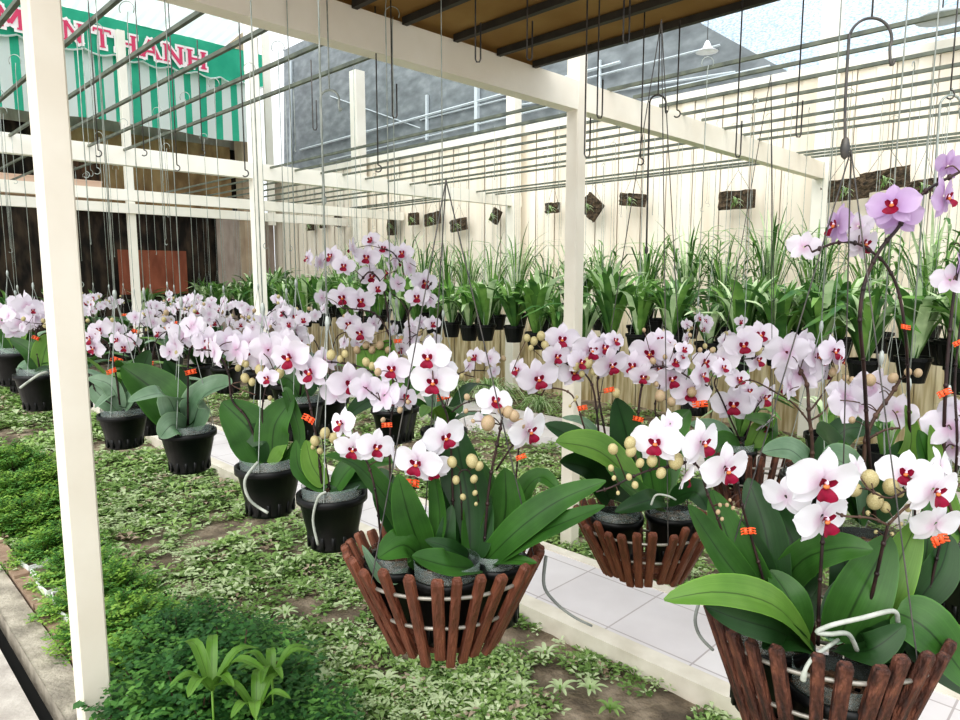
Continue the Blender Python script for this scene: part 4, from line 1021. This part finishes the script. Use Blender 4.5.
for b_, a_ in ((3.25,.1),(3.45,.45),(3.3,.8),(3.5,1.1),(3.3,1.45),(3.55,-.15)):
    row_plant(G(b_, a_, .66+U(-.04,.04)), random.choice(BROAD[4:]+SMALLT), 'low leafy plant in a black pot hanging beyond the path behind the nearest basket', 'low leafy plants beyond the path', s=.8)
# one pot with a yellow-centred bromeliad
e = row_plant(onb(467, 6.3, 1.05), THIN[1], 'spiky plant with a cream-yellow heart left of the middle post', None, 'bromeliad', s=.9)
mb = MB()
for k in range(14):
    t = k*2.4; dv = Vector((math.cos(t),math.sin(t),0)); mb.grid(leaf_fn([dv*.01, dv*.06+Vector((0,0,.1)), dv*.13+Vector((0,0,.13))], .014, (0,0,1)), 4, 2)
link('pale_heart_leaves', mb.mesh('heart', mat('bromeliad_heart', '#e8d08c', '#f2e6bb', 8)), e, (0,0,.42))
# tall upright stems (reed-stem plants) against the wall
reed = []
for sd_ in range(3):
    r = random.Random(sd_+90); mb = MB()
    for s in range(4):
        t = r.uniform(0,6.28); dv = Vector((math.cos(t),math.sin(t),0)); h = r.uniform(.5,.75); tip = dv*.15*r.random()+Vector((0,0,h))
        mb.tube([(0,0,0), tip*.5+dv*.02, tip], .004, 4, 2)
        for k in range(11):
            q = tip*(.3+.07*k); u_ = t+(PI/2 if k % 2 else -PI/2)+r.uniform(-.3,.3); dd = Vector((math.cos(u_),math.sin(u_),0))
            mb.grid(leaf_fn([q, q+dd*.07+Vector((0,0,.05)), q+dd*.15+Vector((0,0,.04))], .012, (0,0,1)), 3, 2, r.choice((0,1,2)))
    reed.append(mb.mesh('foliage', [M['strap1'],M['strap2'],M['strap3']]))
for i, (px, b) in enumerate(((690,6.0),(735,5.9),(762,6.1),(930,5.6),(880,5.9),(655,6.2),(820,5.9),(948,5.4),(710,6.3),(600,6.2))):
    row_plant(onb(px, b, 1.0), reed[i % 3], 'tall reed-stemmed plant with small paired leaves before the back wall', 'reed-stemmed plants before the back wall', 'hanging_reed_plant', s=U(.9,1.25))

# bark mounts hung on the wall
M['mount'] = mat('mount_bark', '#2e2821', '#6a5a48', 30, rough=.95, bump=.8, bscale=60)
mt_thin = tuft(16, .16, .006, 1.1, 200, (0,1), .6, nu=4)
for i, (x, y, w_, h_, rot, lab) in enumerate((
    (737,200,32,18,0,'dark rectangular bark mount alone on the wall left of the tall white post'),
    (845,190,38,21,-.06,'dark bark mount with a white bloom behind the nearest basket hook'),
    (885,180,38,20,-.1,'dark bark mount just above the purple bloom'),
    (923,187,24,13,-.1,'dark bark mount right of the purple bloom'),
    (592,207,20,20,.7,'brown diamond-shaped bark mount just right of the middle post'),
    (633,200,26,12,.15,'brown bark mount right of the diamond-shaped one'),
    (553,208,15,10,0,'small dark mount just left of the middle post'),
    (496,216,10,14,.5,'small tilted mount between the two tufted wall plants'),
    (459,225,20,12,-.1,'wide flat mount above the spiky plants, nearest the middle post'),
    (433,219,20,12,-.1,'wide flat mount, third of the close trio on the wall'),
    (414,219,13,12,0,'squarish mount, second of the close trio on the wall'),
    (392,225,11,20,0,'upright narrow mount, first of the close trio on the wall'),
    (361,221,12,11,0,'small squarish mount left of the upright narrow one'),
    (338,221,9,11,.3,'small mount with yellow-green leaves far along the wall'),
    (323,223,8,10,0,'small dark mount far along the wall'),
    (311,226,9,9,0,'farthest little mount on the wall'))):
    c = onp(x, y, 7.0); d = c.y; e = empty('bark_mount', c, lab, 'plant mount')
    mb = MB(); r = random.Random(i); W_ = w_*d/F_*1.15; H_ = h_*d/F_
    Rm = Matrix.Rotation(-PI/4, 3, 'Z') @ Matrix.Rotation(rot, 3, 'Y')
    def mf(u, v):
        return Rm @ Vector(((u-.5)*W_+r.uniform(-.006,.006), -.02+r.uniform(-.012,.012), (v-.5)*H_+r.uniform(-.006,.006)))
    mb.grid(mf, 8, 6); mb.box((0,0,0), W_*.96, .03, H_*.96, M=Rm)
    link('bark_plate', mb.mesh('bark_plate', M['mount'], False), e)
    f = link('small_plant', mt_thin, e, Rm @ Vector((0,-.03,-.05))); f.rotation_euler = (.9, 0, -PI/4+.3)
    f.scale = (.8,.8,.8)
    mb = MB(); mb.tube([Rm @ Vector((-W_*.35,0,H_*.45)), (0,0,.3), (0,0,max(.4, 3.45-c.z))], .0022, 4); mb.tube([Rm @ Vector((W_*.35,0,H_*.45)), (0,0,.3)], .0022, 4)
    link('hanging_wire', mb.mesh('hanging_wire', M['wire_dark']), e)

# ------------------------------------------------------------ empty wire hooks hanging from bars
def hook_mesh(L, style, m, r, lo=.2):
    mb = MB()      # origin at the top
    if style == 'hairpin':
        pts = [(.009,0,-L+.01+.12)]+[(.009,0,-L+.01), (.005,0,-L), (-.005,0,-L), (-.009,0,-L+.01)]+[(-.009,0,0)]
        mb.tube(pts, r, 5)
    elif style == 'loop':
        mb.tube([(0,0,0),(0,0,-lo)], r, 5)
        R_ = .036; cz = -lo-R_
        pts = [(R_*math.cos(q), 0, cz+R_*math.sin(q)) for q in [(-.35+i*(PI+.35)/12) for i in range(13)]]
        pts = [(R_+.008, 0, cz-.03), (R_+.002,0,cz-.04)]+pts+[(-R_*.98,0,cz-.1),(-R_*.85,0,-L)]
        mb.tube(smooth_pts(pts,3), r*1.5, 6); mb.ball((-R_*.85,0,-L), .009,.009,.02,6,4)
    else:
        mb.tube([(0,0,0),(0,0,-L)], r, 4)
        mb.tube([(.014*math.cos(q), 0, -L-.014+.014*math.sin(q)) for q in [PI/2-i*.5 for i in range(9)]], r, 4)
    return mb.mesh('wire_hook', M[m])
HK = [(393,0,118,'hairpin','wire_dark',2.8,'dark hairpin hook dangling left of the middle of the big beam'),
 (375,0,165,'straight','wire_dark',2.9,'long dark wire left of the hairpin hook'),
 (327,0,200,'loop','wire_pale',2.7,'pale wire with an open loop crossing the big beam at the left'),
 (590,0,157,'hairpin','wire_dark',2.4,'long dark double wire just right of the middle post'),
 (602,0,118,'hairpin','wire_dark',2.5,'shorter dark double wire beside the middle post'),
 (627,0,43,'hairpin','wire_dark',2.2,'short dark hook at the top right of the middle post'),
 (661,0,250,'loop','wire_dark',3.1,'dark wire with open loop above the pink-white blooms of the path side'),
 (645,0,158,'straight','wire_dark',2.9,'thin straight wire left of the open loop'),
 (680,20,110,'straight','wire_dark',2.8,'thin slanting wire right of the open loop'),
 (745,0,157,'hairpin','wire_dark',2.6,'long dark doubled wire before the pale net'),
 (806,0,137,'hairpin','wire_dark',2.6,'dark doubled wire left of the big loop hook'),
 (873,0,148,'loop','wire_dark',1.2,'big black loop hook nearest the camera at the upper right'),
 (952,88,200,'loop','wire_pale',2.4,'grey loop hook at the right edge'),
 (958,0,90,'straight','wire_dark',2.3,'dark wire cut by the right edge'),
 (135,0,150,'straight','wire_dark',3.4,'dark wire crossing the awning lettering'),
 (168,0,165,'straight','wire_dark',3.4,'second dark wire crossing the awning lettering'),
 (197,40,150,'straight','wire_dark',3.6,'dark wire over the right half of the awning'),
 (88,0,150,'straight','wire_dark',3.0,'dark wire right beside the near post'),
 (238,0,170,'straight','wire_dark',3.0,'dark wire at the awning end'),
 (313,60,130,'hairpin','wire_dark',3.2,'short hairpin hook before the grey glazing at the left'),
 (530,0,60,'hairpin','wire_dark',2.5,'short hook pair under the brown roof sheet'),
 (478,0,62,'hairpin','wire_dark',2.5,'short hook under the brown roof sheet, left of the hook pair')]
for (x, y0, y1, sty, m_, d, lab) in HK:
    p0 = P(x, y0, d); p1 = P(x, y1, d); top = p0.z+(.15 if y0 == 0 else 0)
    if p0.z > 2.6: top = max(p0.z, 2.66)
    tag(link('wire_hook', hook_mesh(top-p1.z, sty, m_, .0028 if d > 1.5 else .0016, top-P(x,{873:18,661:95,327:90,952:95}.get(x,0),d).z if sty == 'loop' else .2), None, (p0.x, p0.y, top)), lab, 'hook')
hs = [hook_mesh(L, 'straight', 'wire_pale', .0018) for L in (.35,.6,.9,1.1)]
for i in range(46):
    b = random.choice([.17,.44,.98,1.25,1.79,2.06]); a = U(2.6,9.5)
    o = link('wire_hook', random.choice(hs), None, G(b,a,2.668)); o.rotation_euler.z = U(0,3)
    tag(o, 'thin pale empty wire hook hanging from the bars over the planted bed', 'hook', 'empty hooks over the bed')
for i in range(44):
    b = random.choice([3.67,3.97,4.53,5.16,5.45,6.34,6.64]); a = U(-.2,6)
    o = link('wire_hook', random.choice(hs), None, G(b,a,2.668)); o.rotation_euler.z = U(0,3)
    tag(o, 'thin pale empty wire hook hanging from the bars before the back wall', 'hook', 'empty hooks before the back wall')

# ------------------------------------------------------------ ground cover, weeds, bushes
M['gc1'] = mat('ground_leaf', '#71914a', '#a3bf76', 1.5, rough=.45, trans=.2)
M['gc2'] = mat('ground_leaf_pale', '#adc28c', '#d0dbb4', 2, rough=.4, trans=.2)
M['gc3'] = mat('ground_leaf_dark', '#506e33', '#70904a', 2, rough=.5, trans=.2)
M['litter'] = mat('litter', '#8b7a66', '#b7a894', 5, rough=.9)
BARE = [(GP(x, y), r_) for x, y, r_ in ((232,528,.2),(205,540,.16),(262,522,.14),(160,560,.14),(185,585,.13),(140,545,.12),(20,395,.3),(45,405,.25),(25,435,.22),(70,420,.2),(395,660,.14),(560,640,.12),(600,700,.15),(300,600,.1),(330,690,.1))]
def scatter(name, regions, n, dens_noise, lab, size=1.0):
    r = random.Random(len(name)*7+n); mb = MB()
    for i in range(n):
        b0, b1, a0, a1 = r.choice(regions); b = r.uniform(b0,b1); a = a0+(a1-a0)*r.random()**1.5
        nv = noise.noise(Vector((b*1.3+9, a*1.3, 0)))+.5*noise.noise(Vector((b*4, a*4, 5)))
        if nv < dens_noise+r.uniform(-.25,.25): continue
        c = G(b, a, ground_h(b,a)-.02)
        if r.random() < .85 and any((c-q_).xy.length < r_*(.75+.6*r.random()) for q_, r_ in BARE): continue
        far = 1+a*.12
        mi = r.choice((0,0,0,1,1,2)) if nv < .35 else r.choice((0,0,1,2,2,0))
        if r.random() < .06: mi = 3
        k = r.randint(4,7); hh = r.uniform(.006,.035)*size*far; L = r.uniform(.014,.034)*size*far; t0 = r.uniform(0,6.3)
        for q in range(k):
            t = t0+q*6.28/k+r.uniform(-.4,.4); dx, dy = math.cos(t), math.sin(t); h0 = hh*r.uniform(.3,1); rise = r.uniform(-.2,.7)*L
            p = c+Vector((dx*.006,dy*.006,h0)); m_ = p+Vector((dx*L*.5,dy*L*.5,rise*.8)); e_ = p+Vector((dx*L,dy*L,rise*.6)); s_ = Vector((-dy,dx,0))*L*.26
            mb.add([p, m_+s_, e_, m_-s_], [(0,1,2,3)], mi)
    o = link(name, mb.mesh(name, [M['gc1'],M['gc2'],M['gc3'],M['litter']], False))
    return tag(o, lab, 'ground cover', None, 'stuff')
scatter('ground_cover', [(.72,2.27,-1.2,3.5),(.72,2.27,-1.0,3.0),(.72,2.27,.6,2.6)], 30000, -.12, 'low pale green weeds and creeping leaves covering the bed under the hanging pots')
scatter('ground_cover', [(.72,2.27,3.2,11.5)], 6000, -.35, 'low green weeds covering the far end of the bed at the left', 1.3)
scatter('ground_cover', [(2.96,4.94,-1,9),(2.96,4.94,-1,4)], 11000, -.4, 'low green weeds between the two tiled paths', 1.2)
scatter('ground_cover', [(5.78,6.95,-1,9)], 2500, -.2, 'sparse weeds along the foot of the back wall', 1.5)

def bush(seed, fr, L, leaflet, mats, spread=1.0):
    r = random.Random(seed); mb = MB()
    for k in range(fr):
        t = r.uniform(0,6.28); el = r.uniform(.25,1.45); l = L*r.uniform(.6,1.05); dv = Vector((math.cos(t)*math.cos(el)*spread, math.sin(t)*math.cos(el)*spread, math.sin(el)))
        p0 = Vector((dv.x*.1*L*3, dv.y*.1*L*3, 0)); p2 = p0+dv*l+Vector((0,0,-.12*l*math.cos(el)))
        if k < fr//3: mb.tube([p0, p0.lerp(p2,.5)+Vector((0,0,.03*l)), p2], .0025, 3, 3, cap=False)
        mi = r.choice(mats); sdv = Vector((-dv.y, dv.x, .1)).normalized()
        for q in range(3, 9):
            c = p0.lerp(p2, q/8.0)+Vector((0,0,.12*l*math.sin(q/8*PI)))
            for s in (-1,1):
                bd_ = (sdv*s+dv*.5+Vector((0,0,r.uniform(-.2,.5)))).normalized(); bl = l*.34*(1-abs(q-5)/7)
                for w_ in range(3):
                    cc = c+bd_*bl*(w_+.6)/3; ls = leaflet*r.uniform(.7,1.2); tt = r.uniform(0,6.28)
                    x = Vector((math.cos(tt), math.sin(tt), r.uniform(-.3,.5)))*ls; y = Vector((-math.sin(tt), math.cos(tt), r.uniform(-.3,.5)))*ls*.6
                    mb.add([cc-x, cc-x*.2-y, cc+x, cc-x*.2+y], [(0,1,2,3)], mi)
    return mb
M['bush1'] = mat('bush_green', '#4c7d38', '#76a552', 6, rough=.5, trans=.25)
M['bush2'] = mat('bush_dark', '#2d5a2c', '#4a7b3e', 6, rough=.5, trans=.25)
M['bush3'] = mat('bush_lime', '#86ae48', '#a8c968', 6, rough=.5, trans=.3)
BM = [M['bush1'],M['bush2'],M['bush3'],M['stem2']]
bm_l = [bush(s_, 170, .24, .012, (0,2,2,2,0,0)).mesh('foliage', BM, False) for s_ in (1,2,3)]
bm_d = [bush(s_, 230, .3, .013, (1,1,1,0,1,0)).mesh('foliage', BM, False) for s_ in (4,5,6)]
def put_bush(me, px, py, s, lab, name='feathery_bush', grp=None, z=0):
    p = GP(px, py); e = empty(name, (p.x,p.y,-.01), lab, 'bush', grp); o = link('foliage', me, e); o.scale = (s,s,s); o.rotation_euler.z = U(0,6)
    mb = MB()
    for k in range(5): mb.tube([(U(-.02,.02),U(-.02,.02),0),(U(-.05,.05)*s,U(-.05,.05)*s,.12*s)], .005, 5)
    link('stem', mb.mesh('stem', M['stem2']), e)
L_ = 'bright green feathery bush in the strip left of the near post'
for i, (px, py, s) in enumerate(((14,462,1.1),(44,482,1.0),(5,490,.95),(34,515,.95),(62,505,.9),(60,545,.85),(78,570,.85),(12,520,.85),(86,600,.75),(46,550,.7),(98,630,.7))):
    put_bush(bm_l[i % 3], px, py+12, s, L_, 'feathery_bush', 'feathery bushes left of the near post')
for i, (px, py, s, m_, lab) in enumerate(((130,635,.85,bm_l[0],'yellow-green feathery bush touching the right side of the near post'),
    (140,680,.8,bm_l[1],'green feathery bush at the foot of the near post'),
    (112,600,.8,bm_l[2],'small lime green bush behind the near post'),
    (195,745,1.1,bm_d[0],'big dark green bush at the bottom left beside the near post'),
    (232,728,1.15,bm_d[1],'big dark green bush at the bottom left, middle one'),
    (255,770,1.0,bm_d[2],'big dark green bush at the bottom edge behind the long-leaved plant'),
    (185,680,.95,bm_d[1],'dark green bush behind the two front dark bushes'),
    (165,830,.9,bm_d[2],'dark green bush lowest against the post'),
    (300,790,.8,bm_d[0],'dark green bush at the bottom edge, rightmost of the dark ones'),
    (245,680,.75,bm_d[0],'little dark bush thinning out into the weeds'))):
    put_bush(m_, px, py, s, lab)
# broad-leaved seedlings standing in the dark bushes
def rosette(px, py, z, n, L, w_, seed, lab, m='leaf_light', name='leafy_seedling', up=.6, grp=None):
    if z > 1: p = P(px, py, z); z = p.z
    else: p = GP(px, py)
    e = empty(name, (p.x,p.y,z), lab, 'plant', grp); r = random.Random(seed)
    mb = MB(); mb.tube([(0,0,-z if z > .02 else -.01),(0,0,.02)], .004, 5); link('stem', mb.mesh('stem', M['leaf_light']), e)
    for k in range(n):
        t = 2*PI*k/n+r.uniform(-.3,.3); l = L*r.uniform(.7,1.15); dv = Vector((math.cos(t),math.sin(t),0))
        add_leaf(e, [Vector(e.location)+dv*.005, Vector(e.location)+dv*l*.5+Vector((0,0,l*up)), Vector(e.location)+dv*l+Vector((0,0,l*up*.8))], w_*r.uniform(.8,1.1), dv*-.3+Vector((0,0,1)), m, nu=8, nv=4)
rosette(212,690,1.95,7,.17,.021,1,'long-leaved light green seedling rising from the dark bushes at bottom left')
rosette(272,678,2.05,7,.12,.016,2,'light green seedling with pointed leaves right of the long-leaved one')
rosette(256,712,1.9,6,.12,.018,3,'light green seedling at the bottom edge between dark bushes and weeds')
for i, (px, py) in enumerate(((372,690),(385,682),(470,690),(500,700),(440,705),(545,655),(380,650),(330,560),(285,615),(340,640),(520,690),(590,690),(300,590),(560,690),(425,690),(270,560),(325,680),(480,715),(610,710))):
    rosette(px, py, 0, 9, .07, .009, 10+i, 'small pale rosette weed growing in the bed below the central basket', 'gc2' if i % 3 else 'gc1', 'rosette_weed', .35, 'rosette weeds in the bed')
# fern fronds
fr = MB()
for k in range(7):
    t = k*.9; dv = Vector((math.cos(t),math.sin(t),0)); sv = Vector((-dv.y,dv.x,0))
    for q in range(12):
        c = dv*(.02+.016*q)+Vector((0,0,.05*math.sin(q/12*PI)+.01)); l = .04*(1-q/13)
        for s in (-1,1): fr.add([c-dv*.004, c+sv*s*l*.6+dv*.009, c+sv*s*l, c+sv*s*l*.5-dv*.004], [(0,1,2,3)])
FERN = fr.mesh('fern', M['gc2'], False)
for px, py in ((120,515),(115,535),(180,560),(195,600),(255,480),(330,725),(412,718)):
    p = GP(px,py); o = link('small_fern', FERN, None, (p.x,p.y,.03)); o.rotation_euler.z = U(0,6); tag(o, 'small pale fern lying low in the weeds of the bed', 'fern', 'small ferns in the bed')
# striped grass clump beyond the paths
sg = tuft(150, .5, .007, 1.25, 300, (1,1,0), .5, nu=5)
for px, bb, s, lab in ((490,5.98,1.0,'pale variegated grass clump at the wall foot, left of the middle post'), (452,6.05,.7,'smaller pale grass clump left of the variegated one'), (540,6.0,.6,'small pale grass clump just left of the middle post')):
    p = onb(px, bb, 0); e = empty('grass_clump', (p.x,p.y,0), lab, 'grass'); o = link('blades', sg, e); o.scale = (s,)*3
# white seed trays along the brick edging
tr = MB()
tr.box((0,0,.008), .16, .1, .012)
for sx, sy, lx, ly in ((-.08,0,.006,.1),(.08,0,.006,.1),(0,-.05,.16,.006),(0,.05,.16,.006)): tr.box((sx,sy,.035), lx, ly, .06)
tr.box((0,0,.05), .15, .09, .01, mi=1)
TR = tr.mesh('seed_tray', [mat('tray_white', '#e4e6e4', rough=.5), M['soil']], False)
for i in range(9):
    o = link('seed_tray', TR, None, G(.79+U(-.01,.01), 2.62+i*.2, .0)); o.rotation_euler.z = 3*PI/4+U(-.15,.15)
    tag(o, 'small white planter tray under the feathery bushes beside the bricks', 'tray', 'white trays beside the bricks')
